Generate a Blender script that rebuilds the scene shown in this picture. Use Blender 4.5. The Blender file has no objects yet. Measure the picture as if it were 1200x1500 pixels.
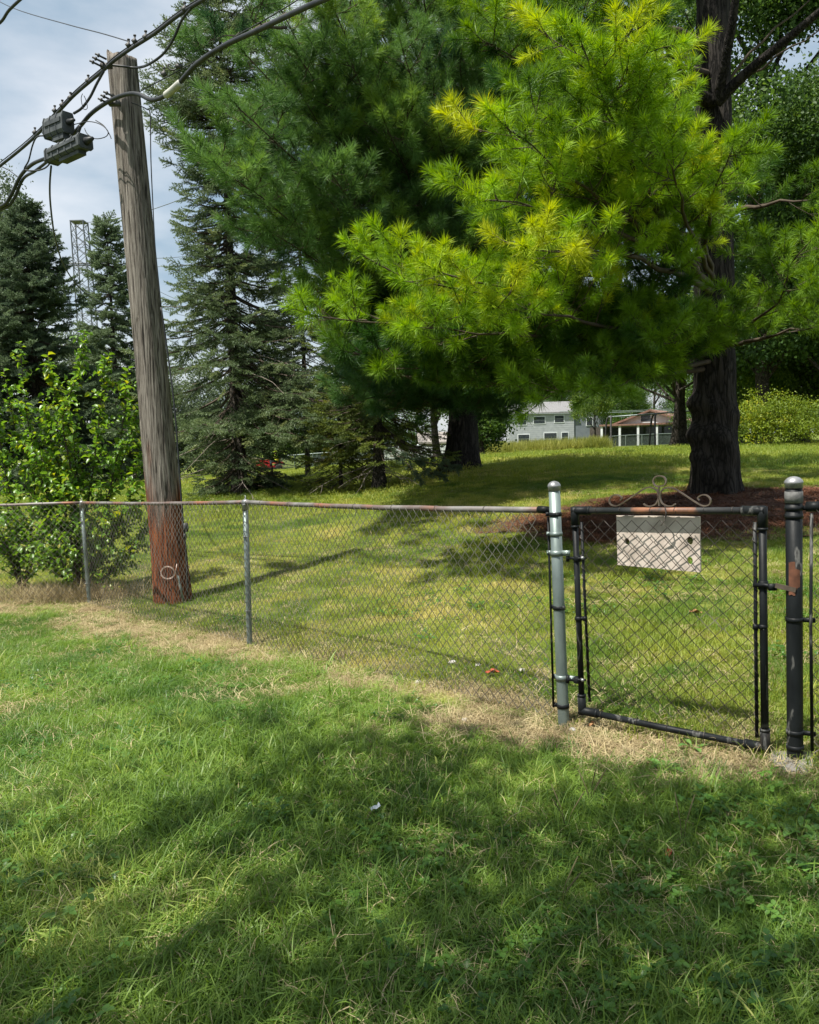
import bpy, math, random
import numpy as np
from mathutils import Vector, Matrix, Euler, noise as mnoise

SC = bpy.context.scene
COL = SC.collection
rnd = random.Random(7)
npr = np.random.default_rng(11)
R = math.radians

# ------------------------------------------------------------------ camera
CAM_Z = 1.5
F = 1200.0                       # focal length in pixels of the 1200 x 1500 photograph
PITCH, ROLL = R(5.0), R(-1.5)
cam_data = bpy.data.cameras.new('camera')
cam = bpy.data.objects.new('camera', cam_data)
COL.objects.link(cam)
cam_data.sensor_fit = 'HORIZONTAL'
cam_data.sensor_width = 36.0
cam_data.lens = 36.0 * F / 1200.0
cam_data.clip_start = 0.05
cam_data.clip_end = 3000
CROT = Matrix.Rotation(R(90) - PITCH, 3, 'X') @ Matrix.Rotation(ROLL, 3, 'Z')
cam.matrix_world = Matrix.Translation((0, 0, CAM_Z)) @ CROT.to_4x4()
SC.camera = cam

# ------------------------------------------------------------------ sky, sun, exposure
SUN_AZ = Vector((-0.80, -0.60))      # horizontal direction towards the sun
SUN_EL = R(64)
sun_dir = Vector((SUN_AZ.x * math.cos(SUN_EL), SUN_AZ.y * math.cos(SUN_EL), math.sin(SUN_EL)))
world = bpy.data.worlds.new('World')
SC.world = world
world.use_nodes = True
wn, wl = world.node_tree.nodes, world.node_tree.links
wn.clear()
wo = wn.new('ShaderNodeOutputWorld')
bg = wn.new('ShaderNodeBackground')
bg.inputs['Strength'].default_value = 0.128
sky = wn.new('ShaderNodeTexSky')
sky.sky_type = 'NISHITA'
sky.sun_disc = False
sky.sun_elevation = SUN_EL
sky.sun_rotation = math.atan2(sun_dir.x, sun_dir.y)
sky.air_density = 1.0
sky.dust_density = 2.5
sky.ozone_density = 1.0
tc = wn.new('ShaderNodeTexCoord')
mp = wn.new('ShaderNodeMapping')
mp.inputs['Scale'].default_value = (1.0, 1.0, 2.6)
mp.inputs['Location'].default_value = (0.35, 0.1, 0.2)
n1 = wn.new('ShaderNodeTexNoise')
n1.inputs['Scale'].default_value = 3.4
n1.inputs['Detail'].default_value = 7
n1.inputs['Roughness'].default_value = 0.5
cr = wn.new('ShaderNodeValToRGB')
cr.color_ramp.elements[0].position = 0.38
cr.color_ramp.elements[0].color = (0.33, 0.46, 0.56, 1)
cr.color_ramp.elements[1].position = 0.60
cr.color_ramp.elements[1].color = (0.84, 0.875, 0.90, 1)
cloud = wn.new('ShaderNodeVectorMath')
cloud.operation = 'SCALE'
cloud.inputs['Scale'].default_value = 4.35
mixc = wn.new('ShaderNodeMix')
mixc.data_type = 'RGBA'
mixc.inputs['Factor'].default_value = 0.78
wl.new(tc.outputs['Generated'], mp.inputs['Vector'])
wl.new(mp.outputs['Vector'], n1.inputs['Vector'])
wl.new(n1.outputs['Fac'], cr.inputs['Fac'])
wl.new(cr.outputs['Color'], cloud.inputs[0])
wl.new(cloud.outputs[0], mixc.inputs['B'])
wl.new(sky.outputs['Color'], mixc.inputs['A'])
wl.new(mixc.outputs['Result'], bg.inputs['Color'])
wl.new(bg.outputs['Background'], wo.inputs['Surface'])

sun_data = bpy.data.lights.new('sun', 'SUN')
sun_data.energy = 5.0
sun_data.angle = R(0.53)
sun_data.color = (1.0, 0.95, 0.86)
sun = bpy.data.objects.new('sun', sun_data)
COL.objects.link(sun)
sun.rotation_euler = (-sun_dir).to_track_quat('-Z', 'Y').to_euler()
sun.location = (-20, -15, 50)

SC.view_settings.view_transform = 'Standard'
SC.view_settings.look = 'None'
SC.view_settings.exposure = 0.88
SC.view_settings.gamma = 1.0
SC.view_settings.use_curve_mapping = False
SC.render.engine = 'CYCLES'
SC.cycles.max_bounces = 5
SC.cycles.diffuse_bounces = 3
SC.cycles.glossy_bounces = 2
SC.cycles.transmission_bounces = 3
SC.cycles.transparent_max_bounces = 4
SC.cycles.caustics_reflective = False
SC.cycles.caustics_refractive = False
SC.cycles.sample_clamp_indirect = 6
SC.cycles.use_denoising = True
try:
    SC.cycles.denoiser = 'OPENIMAGEDENOISE'
    SC.cycles.denoising_input_passes = 'RGB_ALBEDO_NORMAL'
except Exception:
    pass


# ------------------------------------------------------------------ photo measurements to places
def ray(px, py):
    return CROT @ Vector(((px - 600) / F, -(py - 750) / F, -1.0))


def at(px, py, Y):
    d = ray(px, py)
    return Vector((0, 0, CAM_Z)) + d * (Y / d.y)


def at_z(px, py, z):
    d = ray(px, py)
    return Vector((0, 0, CAM_Z)) + d * ((z - CAM_Z) / d.z)


def on_plane(px, py, A, B, off=0.0):
    """the point seen at (px, py) on the upright plane through A and B"""
    n = Vector((B.y - A.y, -(B.x - A.x), 0)).normalized()
    if n.y > 0:
        n = -n                        # n faces the camera
    d = ray(px, py)
    o = Vector((0, 0, CAM_Z))
    t = (A + n * off - o).dot(n) / d.dot(n)
    return o + d * t


_ctl = [at(826, 1060, 4.3), at(1165, 1118, 3.58), at(366, 945, 6.85), at(131, 885, 9.5), at(255, 880, 9.45),
        at(600, 1240, 2.93), at(100, 1240, 2.85), at(1045, 724, 12), at(680, 687, 20), at(557, 715, 19),
        at(352, 722, 21), at(703, 669, 33), at(800, 664, 45), at(905, 657, 55), at(1110, 654, 30), at(393, 690, 70),
        at(610, 673, 75), at(480, 684, 60), at(50, 692, 80), at(830, 652, 130), at(960, 650, 90),
        Vector((0, 0, 0)), Vector((-3, 0, 0)), Vector((3, 0, 0.05)), Vector((-4, 5, -0.12)), Vector((0, -5, 0)), Vector((-8, -5, 0)),
        Vector((8, -5, .1)), Vector((8, 6, .35)), Vector((-12, 12, -.3)), Vector((-30, 30, -.2)), Vector((0, 300, -1)), Vector((-150, 250, -1)),
        Vector((150, 250, -1)), Vector((60, 60, .6)), Vector((-70, 80, -.8))]
_ctl = np.array([list(v) for v in _ctl])


def _warp(x, y):
    yy = np.maximum(y, -5.0) + 7.0
    return np.stack([2.2 * x / (yy + 1.0), np.log(yy)], -1)


_cw = _warp(_ctl[:, 0], _ctl[:, 1])
_n = len(_cw)
_K = np.sqrt(((_cw[:, None] - _cw[None]) ** 2).sum(-1) + 0.04)
_A = np.zeros((_n + 3, _n + 3))
_A[:_n, :_n] = _K + np.eye(_n) * -0.002
_A[:_n, _n] = 1
_A[:_n, _n + 1:] = _cw
_A[_n:, :_n] = _A[:_n, _n:].T
_w = np.linalg.solve(_A, np.concatenate([_ctl[:, 2], np.zeros(3)]))


def ground_z(x, y):
    x = np.atleast_1d(np.asarray(x, float))
    y = np.atleast_1d(np.asarray(y, float))
    q = _warp(x, y)
    out = np.empty(len(x))
    for i in range(0, len(x), 50000):
        qq = q[i:i + 50000]
        k = np.sqrt(((qq[:, None] - _cw[None]) ** 2).sum(-1) + 0.04)
        out[i:i + 50000] = k @ _w[:_n] + _w[_n] + qq @ _w[_n + 1:]
    out = np.clip(out, -1.6, 1.3)
    out += 0.012 * np.sin(x * 2.1 + y * 0.7) * np.sin(y * 1.7 - x * .6) + 0.006 * np.sin(x * 5.3 + 1) * np.sin(y * 4.7)
    return out


def gz(x, y):
    return float(ground_z(x, y)[0])


def on_ground(px, py, y0=1.0, y1=200.0):
    d = ray(px, py)
    Y = np.exp(np.linspace(math.log(y0), math.log(y1), 900))
    t = Y / d.y
    z = CAM_Z + d.z * t
    g = ground_z(d.x * t, Y)
    k = np.nonzero(z <= g)[0]
    i = k[0] if len(k) else len(Y) - 1
    return Vector((d.x * t[i], Y[i], g[i]))


def proj(P):
    """photo pixel of world points (n x 3)"""
    M = np.array(CROT.transposed())
    q = (P - np.array([0, 0, CAM_Z])) @ M.T
    zz = -q[:, 2]
    zz = np.where(np.abs(zz) < 1e-6, 1e-6, zz)
    return 600 + F * q[:, 0] / zz, 750 - F * q[:, 1] / zz, zz


# ------------------------------------------------------------------ object helpers
def tag(o, label=None, cat=None, group=None, kind=None):
    if label: o['label'] = label
    if cat: o['category'] = cat
    if group: o['group'] = group
    if kind: o['kind'] = kind
    return o


def empty(name, loc, label, cat, group=None, rz=0.0):
    o = bpy.data.objects.new(name, None)
    o.empty_display_size = 0.2
    COL.objects.link(o)
    o.location = loc
    o.rotation_euler = (0, 0, rz)
    return tag(o, label, cat, group)


def world_of(o):
    m = o.matrix_parent_inverse @ o.matrix_basis if o.parent else o.matrix_basis.copy()
    return world_of(o.parent) @ m if o.parent else m


class MB:
    """collects faces for one mesh"""

    def __init__(self):
        self.v, self.f, self.n = [], [], 0

    def add(self, v, f):
        v = [tuple(p) for p in v]
        self.f += [tuple(i + self.n for i in q) for q in f]
        self.v += v
        self.n += len(v)
        return self

    def box(self, c, s, M=None):
        hx, hy, hz = s[0] / 2, s[1] / 2, s[2] / 2
        vs = [Vector((x, y, z)) for z in (-hz, hz) for y in (-hy, hy) for x in (-hx, hx)]
        if M is not None: vs = [M @ p for p in vs]
        vs = [p + Vector(c) for p in vs]
        return self.add(vs, [(0, 2, 3, 1), (4, 5, 7, 6), (0, 1, 5, 4), (2, 6, 7, 3), (0, 4, 6, 2), (1, 3, 7, 5)])

    def tube(self, pts, rad, n=8, cap=True, closed=False, wob=0.0):
        pts = [Vector(p) for p in pts]
        m = len(pts)
        if not hasattr(rad, '__len__'): rad = [rad] * m
        tg = []
        for i in range(m):
            a = pts[(i - 1) % m] if (closed or i > 0) else pts[i]
            b = pts[(i + 1) % m] if (closed or i < m - 1) else pts[i]
            t = b - a
            tg.append(t.normalized() if t.length > 1e-9 else Vector((0, 0, 1)))
        up = Vector((0, 0, 1)) if abs(tg[0].z) < 0.9 else Vector((1, 0, 0))
        u = tg[0].cross(up).normalized()
        vs = []
        for i in range(m):
            u = (u - tg[i] * u.dot(tg[i]))
            u = u.normalized() if u.length > 1e-6 else tg[i].orthogonal().normalized()
            w = tg[i].cross(u)
            for k in range(n):
                a = 2 * math.pi * k / n
                r = rad[i] * (1 + (rnd.uniform(-wob, wob) if wob else 0))
                vs.append(pts[i] + u * (math.cos(a) * r) + w * (math.sin(a) * r))
        fs = []
        for i in range(m if closed else m - 1):
            j = (i + 1) % m
            for k in range(n):
                l = (k + 1) % n
                fs.append((i * n + k, i * n + l, j * n + l, j * n + k))
        if cap and not closed:
            fs.append(tuple(range(n - 1, -1, -1)))
            fs.append(tuple(range((m - 1) * n, m * n)))
        return self.add(vs, fs)

    def lathe(self, prof, base, n=16, axis=None):
        """prof: (radius, height) pairs around an upright axis at base"""
        M = Matrix.Identity(3) if axis is None else Vector(axis).normalized().to_track_quat('Z', 'Y').to_matrix()
        vs = []
        for r, h in prof:
            for k in range(n):
                a = 2 * math.pi * k / n
                vs.append(Vector(base) + M @ Vector((math.cos(a) * r, math.sin(a) * r, h)))
        fs = []
        m = len(prof)
        for i in range(m - 1):
            for k in range(n):
                l = (k + 1) % n
                fs.append((i * n + k, i * n + l, (i + 1) * n + l, (i + 1) * n + k))
        fs.append(tuple(range(n - 1, -1, -1)))
        fs.append(tuple(range((m - 1) * n, m * n)))
        return self.add(vs, fs)

    def build(self, name, mat, parent=None, smooth=False, loc=None):
        me = bpy.data.meshes.new(name)
        v = self.v
        if loc is not None:
            v = [(p[0] - loc[0], p[1] - loc[1], p[2] - loc[2]) for p in v]
        me.from_pydata(v, [], self.f)
        me.materials.append(mat)
        if smooth: me.shade_smooth()
        me.update()
        o = bpy.data.objects.new(name, me)
        COL.objects.link(o)
        if loc is not None and parent is None: o.location = loc
        if parent is not None:
            o.parent = parent
            o.matrix_parent_inverse = world_of(parent).inverted()
        return o


def fast_mesh(name, V, Fc, mat, k=3):
    """mesh from numpy arrays, all faces with k corners"""
    me = bpy.data.meshes.new(name)
    me.vertices.add(len(V))
    me.vertices.foreach_set('co', np.asarray(V, np.float32).ravel())
    nf = len(Fc)
    me.loops.add(nf * k)
    me.loops.foreach_set('vertex_index', np.asarray(Fc, np.int32).ravel())
    me.polygons.add(nf)
    me.polygons.foreach_set('loop_start', np.arange(0, nf * k, k, dtype=np.int32))
    me.polygons.foreach_set('loop_total', np.full(nf, k, np.int32))
    me.update(calc_edges=True)
    for m in (mat if isinstance(mat, (list, tuple)) else [mat]): me.materials.append(m)
    return me


def fix_parent(o, parent):
    o.parent = parent
    o.matrix_parent_inverse = world_of(parent).inverted()
    return o


def copy_tree(o, parent=None):
    c = o.copy()
    COL.objects.link(c)
    if parent is not None:
        c.parent = parent
    for ch in list(o.children):
        copy_tree(ch, c)
    return c


# ------------------------------------------------------------------ materials
def new_mat(name):
    m = bpy.data.materials.new(name)
    m.use_nodes = True
    nt = m.node_tree
    return m, nt.nodes, nt.links, nt.nodes['Principled BSDF']


def N(nodes, t, **kw):
    n = nodes.new(t)
    for k, v in kw.items(): setattr(n, k, v)
    return n


def ramp(nodes, stops):
    r = nodes.new('ShaderNodeValToRGB')
    e = r.color_ramp.elements
    while len(e) < len(stops): e.new(0.5)
    for i, (p, c) in enumerate(stops):
        e[i].position = p
        e[i].color = (c[0], c[1], c[2], 1)
    return r


def surf_mat(name, stops, scale=6.0, rough=0.8, metal=0.0, bump=0.3, stretch=(1, 1, 1), detail=6, dist=0.01, bscale=None, spec=0.3):
    m, n, l, b = new_mat(name)
    t = n.new('ShaderNodeTexCoord')
    mp_ = n.new('ShaderNodeMapping')
    mp_.inputs['Scale'].default_value = stretch
    no = n.new('ShaderNodeTexNoise')
    no.inputs['Scale'].default_value = scale
    no.inputs['Detail'].default_value = detail
    r = ramp(n, stops)
    l.new(t.outputs['Object'], mp_.inputs['Vector'])
    l.new(mp_.outputs['Vector'], no.inputs['Vector'])
    l.new(no.outputs['Fac'], r.inputs['Fac'])
    l.new(r.outputs['Color'], b.inputs['Base Color'])
    b.inputs['Roughness'].default_value = rough
    b.inputs['Metallic'].default_value = metal
    b.inputs['Specular IOR Level'].default_value = spec
    if bump:
        n2 = n.new('ShaderNodeTexNoise')
        n2.inputs['Scale'].default_value = bscale or scale * 3
        n2.inputs['Detail'].default_value = 5
        l.new(mp_.outputs['Vector'], n2.inputs['Vector'])
        bp = n.new('ShaderNodeBump')
        bp.inputs['Strength'].default_value = bump
        bp.inputs['Distance'].default_value = dist
        l.new(n2.outputs['Fac'], bp.inputs['Height'])
        l.new(bp.outputs['Normal'], b.inputs['Normal'])
    return m


def leaf_mat(name, c0, c1, c2=None, trans=0.35, rough=0.5, patch=1.2, spec=0.25):
    """foliage: colour runs from c0 to c1 with the 'tint' of each sprig, and c2 (yellowed) at the top of the range"""
    m, n, l, b = new_mat(name)
    a = N(n, 'ShaderNodeAttribute', attribute_type='INSTANCER', attribute_name='tint')
    geo = n.new('ShaderNodeNewGeometry')
    no = n.new('ShaderNodeTexNoise')
    no.inputs['Scale'].default_value = patch
    no.inputs['Detail'].default_value = 3
    l.new(geo.outputs['Position'], no.inputs['Vector'])
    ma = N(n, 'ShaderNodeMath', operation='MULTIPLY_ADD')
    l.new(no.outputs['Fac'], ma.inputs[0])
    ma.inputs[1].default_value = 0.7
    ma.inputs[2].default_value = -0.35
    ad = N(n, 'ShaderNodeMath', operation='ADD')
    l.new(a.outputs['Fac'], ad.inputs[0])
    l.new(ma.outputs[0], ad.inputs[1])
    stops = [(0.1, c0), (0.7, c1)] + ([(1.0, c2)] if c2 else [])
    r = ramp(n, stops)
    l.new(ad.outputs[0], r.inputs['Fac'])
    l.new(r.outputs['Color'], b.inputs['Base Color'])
    b.inputs['Roughness'].default_value = rough
    b.inputs['Specular IOR Level'].default_value = spec
    tr = n.new('ShaderNodeBsdfTranslucent')
    hs = n.new('ShaderNodeHueSaturation')
    hs.inputs['Value'].default_value = 1.5
    hs.inputs['Hue'].default_value = 0.485
    hs.inputs['Saturation'].default_value = 1.1
    l.new(r.outputs['Color'], hs.inputs['Color'])
    l.new(hs.outputs['Color'], tr.inputs['Color'])
    mx = n.new('ShaderNodeMixShader')
    mx.inputs['Fac'].default_value = trans
    l.new(b.outputs['BSDF'], mx.inputs[1])
    l.new(tr.outputs['BSDF'], mx.inputs[2])
    l.new(mx.outputs['Shader'], n['Material Output'].inputs['Surface'])
    return m


def bark_mat(name, dark, light, scale=7.0, bump=1.0, stretch=(1, 1, .22), dist=.04):
    m, n, l, b = new_mat(name)
    t = n.new('ShaderNodeTexCoord')
    mp_ = n.new('ShaderNodeMapping')
    mp_.inputs['Scale'].default_value = stretch
    l.new(t.outputs['Object'], mp_.inputs['Vector'])
    dn = n.new('ShaderNodeTexNoise')
    dn.inputs['Scale'].default_value = 9
    dn.inputs['Detail'].default_value = 4
    mxv = N(n, 'ShaderNodeVectorMath', operation='MULTIPLY_ADD')
    l.new(mp_.outputs['Vector'], dn.inputs['Vector'])
    l.new(dn.outputs['Color'], mxv.inputs[0])
    mxv.inputs[1].default_value = (.30, .30, .30)
    l.new(mp_.outputs['Vector'], mxv.inputs[2])
    vo = N(n, 'ShaderNodeTexVoronoi', feature='DISTANCE_TO_EDGE')
    vo.inputs['Scale'].default_value = scale
    l.new(mxv.outputs[0], vo.inputs['Vector'])
    no = n.new('ShaderNodeTexNoise')
    no.inputs['Scale'].default_value = scale * 3
    no.inputs['Detail'].default_value = 6
    l.new(mp_.outputs['Vector'], no.inputs['Vector'])
    r1 = ramp(n, [(0.0, (0, 0, 0)), (0.22, (1, 1, 1))])
    l.new(vo.outputs['Distance'], r1.inputs['Fac'])
    mul = N(n, 'ShaderNodeMath', operation='MULTIPLY')
    l.new(r1.outputs['Color'], mul.inputs[0])
    l.new(no.outputs['Fac'], mul.inputs[1])
    r2 = ramp(n, [(0.0, dark), (0.65, light)])
    l.new(mul.outputs[0], r2.inputs['Fac'])
    l.new(r2.outputs['Color'], b.inputs['Base Color'])
    b.inputs['Roughness'].default_value = 0.9
    b.inputs['Specular IOR Level'].default_value = 0.15
    bp = n.new('ShaderNodeBump')
    bp.inputs['Strength'].default_value = bump
    bp.inputs['Distance'].default_value = dist
    l.new(mul.outputs[0], bp.inputs['Height'])
    l.new(bp.outputs['Normal'], b.inputs['Normal'])
    return m


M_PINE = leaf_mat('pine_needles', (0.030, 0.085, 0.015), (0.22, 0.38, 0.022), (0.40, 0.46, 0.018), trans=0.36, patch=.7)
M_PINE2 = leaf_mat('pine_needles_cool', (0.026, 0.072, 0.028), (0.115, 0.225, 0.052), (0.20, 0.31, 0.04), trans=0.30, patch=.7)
M_SPRUCE = leaf_mat('spruce_needles', (0.045, 0.078, 0.040), (0.135, 0.190, 0.085), (0.22, 0.26, 0.10), trans=0.25, rough=.45)
M_SPRUCE_Y = leaf_mat('yellowed_spruce_needles', (0.05, 0.085, 0.025), (0.16, 0.20, 0.035), (0.38, 0.33, 0.04), trans=0.25)
M_SPRUCE_D = leaf_mat('dark_spruce_needles', (0.060, 0.095, 0.055), (0.165, 0.225, 0.12), trans=0.25)
M_LEAF = leaf_mat('tree_leaves', (0.030, 0.065, 0.018), (0.085, 0.16, 0.03), (0.18, 0.25, 0.04), trans=0.4)
M_LEAF_G = leaf_mat('greyish_tree_leaves', (0.05, 0.075, 0.045), (0.11, 0.15, 0.075), trans=0.3)
M_LEAF_Y = leaf_mat('yellow_green_leaves', (0.07, 0.12, 0.015), (0.20, 0.27, 0.03), (0.42, 0.38, 0.03), trans=0.4)
M_SHRUB = leaf_mat('shrub_leaves', (0.05, 0.12, 0.02), (0.14, 0.27, 0.035), (0.36, 0.38, 0.04), trans=0.45, rough=.35, spec=.5)
M_GRASS = leaf_mat('grass_blades', (0.045, 0.115, 0.014), (0.20, 0.305, 0.05), (0.50, 0.50, 0.17), trans=0.4, patch=1.6, rough=.45, spec=.35)
M_GRASS2 = leaf_mat('mown_grass_blades', (0.075, 0.15, 0.02), (0.26, 0.30, 0.045), (0.48, 0.42, 0.14), trans=0.35, patch=1.3)
M_STRAW = leaf_mat('dead_grass', (0.19, 0.14, 0.07), (0.43, 0.36, 0.20), trans=0.15, patch=3)
M_WEED = leaf_mat('weed_leaves', (0.035, 0.10, 0.02), (0.09, 0.19, 0.03), trans=0.35, rough=.4, spec=.4)
M_PSTRAW = leaf_mat('fallen_needles', (0.055, 0.024, 0.012), (0.17, 0.070, 0.034), trans=0.05, patch=3)
M_TALLG = leaf_mat('tall_grass_blades', (0.13, 0.17, 0.03), (0.30, 0.31, 0.08), trans=0.35, patch=.3)
M_BARK = bark_mat('pine_bark', (0.009, 0.008, 0.007), (0.045, 0.039, 0.034), scale=11, stretch=(1, 1, .16), dist=.035)
M_BARK2 = bark_mat('spruce_bark', (0.018, 0.016, 0.014), (0.10, 0.085, 0.07), scale=12, stretch=(1, 1, .5))
M_TWIG = surf_mat('twigs', [(0.3, (0.035, 0.026, 0.018)), (0.7, (0.085, 0.065, 0.045))], bump=0)
M_DEADTWIG = surf_mat('dead_twigs', [(0.3, (0.09, 0.075, 0.06)), (0.7, (0.22, 0.19, 0.16))], bump=0)


# ------------------------------------------------------------------ scattering with geometry nodes (sprigs, blades)
def scatter(name, sources, P, rot, scl, tint, idx=None, parent=None, mat=None):
    """one object: every point carries a copy of one of the source meshes"""
    n = len(P)
    me = bpy.data.meshes.new(name)
    me.vertices.add(n)
    me.vertices.foreach_set('co', np.asarray(P, np.float32).ravel())
    a = me.attributes.new('rot', 'FLOAT_VECTOR', 'POINT')
    a.data.foreach_set('vector', np.asarray(rot, np.float32).ravel())
    a = me.attributes.new('scl', 'FLOAT', 'POINT')
    a.data.foreach_set('value', np.asarray(scl, np.float32).ravel())
    a = me.attributes.new('tint', 'FLOAT', 'POINT')
    a.data.foreach_set('value', np.asarray(tint, np.float32).ravel())
    if idx is None: idx = npr.integers(0, len(sources), n)
    a = me.attributes.new('idx', 'INT', 'POINT')
    a.data.foreach_set('value', np.asarray(idx, np.int32).ravel())
    o = bpy.data.objects.new(name, me)
    COL.objects.link(o)
    ng = bpy.data.node_groups.new(name + '_nodes', 'GeometryNodeTree')
    ng.interface.new_socket('Geometry', in_out='INPUT', socket_type='NodeSocketGeometry')
    ng.interface.new_socket('Geometry', in_out='OUTPUT', socket_type='NodeSocketGeometry')
    nn, ll = ng.nodes, ng.links
    gi, go = nn.new('NodeGroupInput'), nn.new('NodeGroupOutput')
    jn = nn.new('GeometryNodeJoinGeometry')
    for s in reversed(sources):
        oi = nn.new('GeometryNodeObjectInfo')
        oi.inputs['Object'].default_value = s
        oi.inputs['As Instance'].default_value = False
        g2 = nn.new('GeometryNodeGeometryToInstance')
        ll.new(oi.outputs['Geometry'], g2.inputs[0])
        ll.new(g2.outputs[0], jn.inputs[0])
    ip = nn.new('GeometryNodeInstanceOnPoints')
    ip.inputs['Pick Instance'].default_value = True

    def named(nm, dt):
        q = nn.new('GeometryNodeInputNamedAttribute')
        q.data_type = dt
        q.inputs['Name'].default_value = nm
        return q.outputs['Attribute']
    e2r = nn.new('FunctionNodeEulerToRotation')
    ll.new(named('rot', 'FLOAT_VECTOR'), e2r.inputs[0])
    ll.new(gi.outputs[0], ip.inputs['Points'])
    ll.new(jn.outputs[0], ip.inputs['Instance'])
    ll.new(named('idx', 'INT'), ip.inputs['Instance Index'])
    ll.new(e2r.outputs[0], ip.inputs['Rotation'])
    ll.new(named('scl', 'FLOAT'), ip.inputs['Scale'])
    ll.new(ip.outputs[0], go.inputs[0])
    md = o.modifiers.new('scatter', 'NODES')
    md.node_group = ng
    if mat: me.materials.append(mat)
    if parent is not None: fix_parent(o, parent)
    return o


def src(name, V, Fc, mats, k=3, mi=None):
    me = fast_mesh(name, V, Fc, mats, k)
    if mi is not None:
        me.polygons.foreach_set('material_index', np.asarray(mi, np.int32))
    return bpy.data.objects.new(name, me)


def dirs_to_euler(D, roll=None):
    """XYZ Euler angles turning +Z to the directions D (n x 3), with a random roll about Z first"""
    D = D / np.maximum(np.linalg.norm(D, axis=1, keepdims=True), 1e-9)
    n = len(D)
    # R = Rz(c) Ry(b) Rx(a) applied to z: want D. use a roll via building matrices
    ref = np.where(np.abs(D[:, 2:3]) < 0.95, np.array([[0, 0, 1.0]]), np.array([[1.0, 0, 0]]))
    x = np.cross(ref, D)
    x /= np.linalg.norm(x, axis=1, keepdims=True)
    y = np.cross(D, x)
    if roll is None: roll = npr.uniform(0, 2 * np.pi, n)
    c, s = np.cos(roll)[:, None], np.sin(roll)[:, None]
    X, Y = x * c + y * s, -x * s + y * c
    # matrix columns X, Y, D -> euler XYZ (blender order: Rz Ry Rx)
    b = -np.arcsin(np.clip(X[:, 2], -1, 1))
    a = np.arctan2(Y[:, 2], D[:, 2])
    g = np.arctan2(X[:, 1], X[:, 0])
    return np.stack([a, b, g], -1)


def pine_tuft(name, mat, n=125, L=.12, tw=.12, w=.0035, seed=0, droop=0.0):
    g = np.random.default_rng(seed)
    V, Fc, mi = [], [], []
    for i in range(n):
        z = tw * (g.random() ** .6)
        az = g.random() * 2 * np.pi
        f = z / tw
        ang = R(80) - f * R(50) + g.normal() * R(13)
        d = np.array([math.sin(ang) * math.cos(az), math.sin(ang) * math.sin(az), math.cos(ang)])
        s = np.cross(d, g.normal(size=3)); s /= np.linalg.norm(s)
        l = L * g.uniform(.6, 1.15)
        p = np.array([0, 0, z])
        m = p + d * l * .55
        e = p + d * l + np.array([g.normal() * .05, g.normal() * .05, 0]) * l - np.array([0, 0, droop * l])
        k = len(V)
        V += [p - s * w * .35, p + s * w * .35, m + s * w / 2, m - s * w / 2, e]
        Fc += [(k, k + 1, k + 2), (k, k + 2, k + 3), (k + 3, k + 2, k + 4)]
        mi += [0, 0, 0]
    k = len(V)
    for z, r in ((-.06, .0045), (tw, .002)):
        for q in range(3):
            V.append(np.array([math.cos(q * 2.09) * r, math.sin(q * 2.09) * r, z]))
    for q in range(3):
        a, b = k + q, k + (q + 1) % 3
        Fc += [(a, b, b + 3), (a, b + 3, a + 3)]
        mi += [1, 1]
    return src(name, V, Fc, [mat, M_TWIG], 3, mi)


def spruce_spray(name, mat, L=.28, seed=0, side=6, nl=.036, w=.012, dens=230):
    """a flattened twig with side twigs, covered by short needles"""
    g = np.random.default_rng(seed)
    tw = [(np.array([0, 0, 0.]), np.array([0, 0, 1.]), L)]
    for i in range(side):
        z = L * (.12 + .7 * i / side)
        sg = 1 if i % 2 else -1
        d = np.array([sg * math.sin(R(48)), g.normal() * .15, math.cos(R(48))])
        tw.append((np.array([0, 0, z]), d / np.linalg.norm(d), (L - z) * g.uniform(.5, .75)))
    V, Fc, mi = [], [], []
    for p0, d, l in tw:
        for i in range(int(dens * l)):
            t = g.random()
            p = p0 + d * l * t
            q = g.normal(size=3); q -= d * q.dot(d); q /= np.linalg.norm(q)
            e = d * .7 + q * .75; e /= np.linalg.norm(e)
            s = np.cross(e, g.normal(size=3)); s /= np.linalg.norm(s)
            k = len(V)
            ln = nl * g.uniform(.7, 1.15)
            V += [p - s * w / 2, p + s * w / 2, p + e * ln]
            Fc.append((k, k + 1, k + 2)); mi.append(0)
        k = len(V)
        s = np.cross(d, [0.3, 1, .1]); s /= np.linalg.norm(s)
        V += [p0 - s * .003, p0 + s * .003, p0 + d * l]
        Fc.append((k, k + 1, k + 2)); mi.append(1)
    return src(name, V, Fc, [mat, M_TWIG], 3, mi)


def leaf_shape(L, W, fold=.25, bend=.2):
    """a folded leaf of 6 triangles along +Y"""
    V = [(0, 0, 0), (-W * .42, L * .3, fold * W), (0, L * .34, 0), (W * .42, L * .3, fold * W),
         (-W * .33, L * .68, fold * W - bend * L * .25), (0, L * .7, -bend * L * .25), (W * .33, L * .68, fold * W - bend * L * .25), (0, L, -bend * L * .6)]
    Fq = [(0, 2, 1), (0, 3, 2), (1, 2, 5), (1, 5, 4), (2, 3, 6), (2, 6, 5), (4, 5, 7), (5, 6, 7)]
    return np.array(V), Fq


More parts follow.
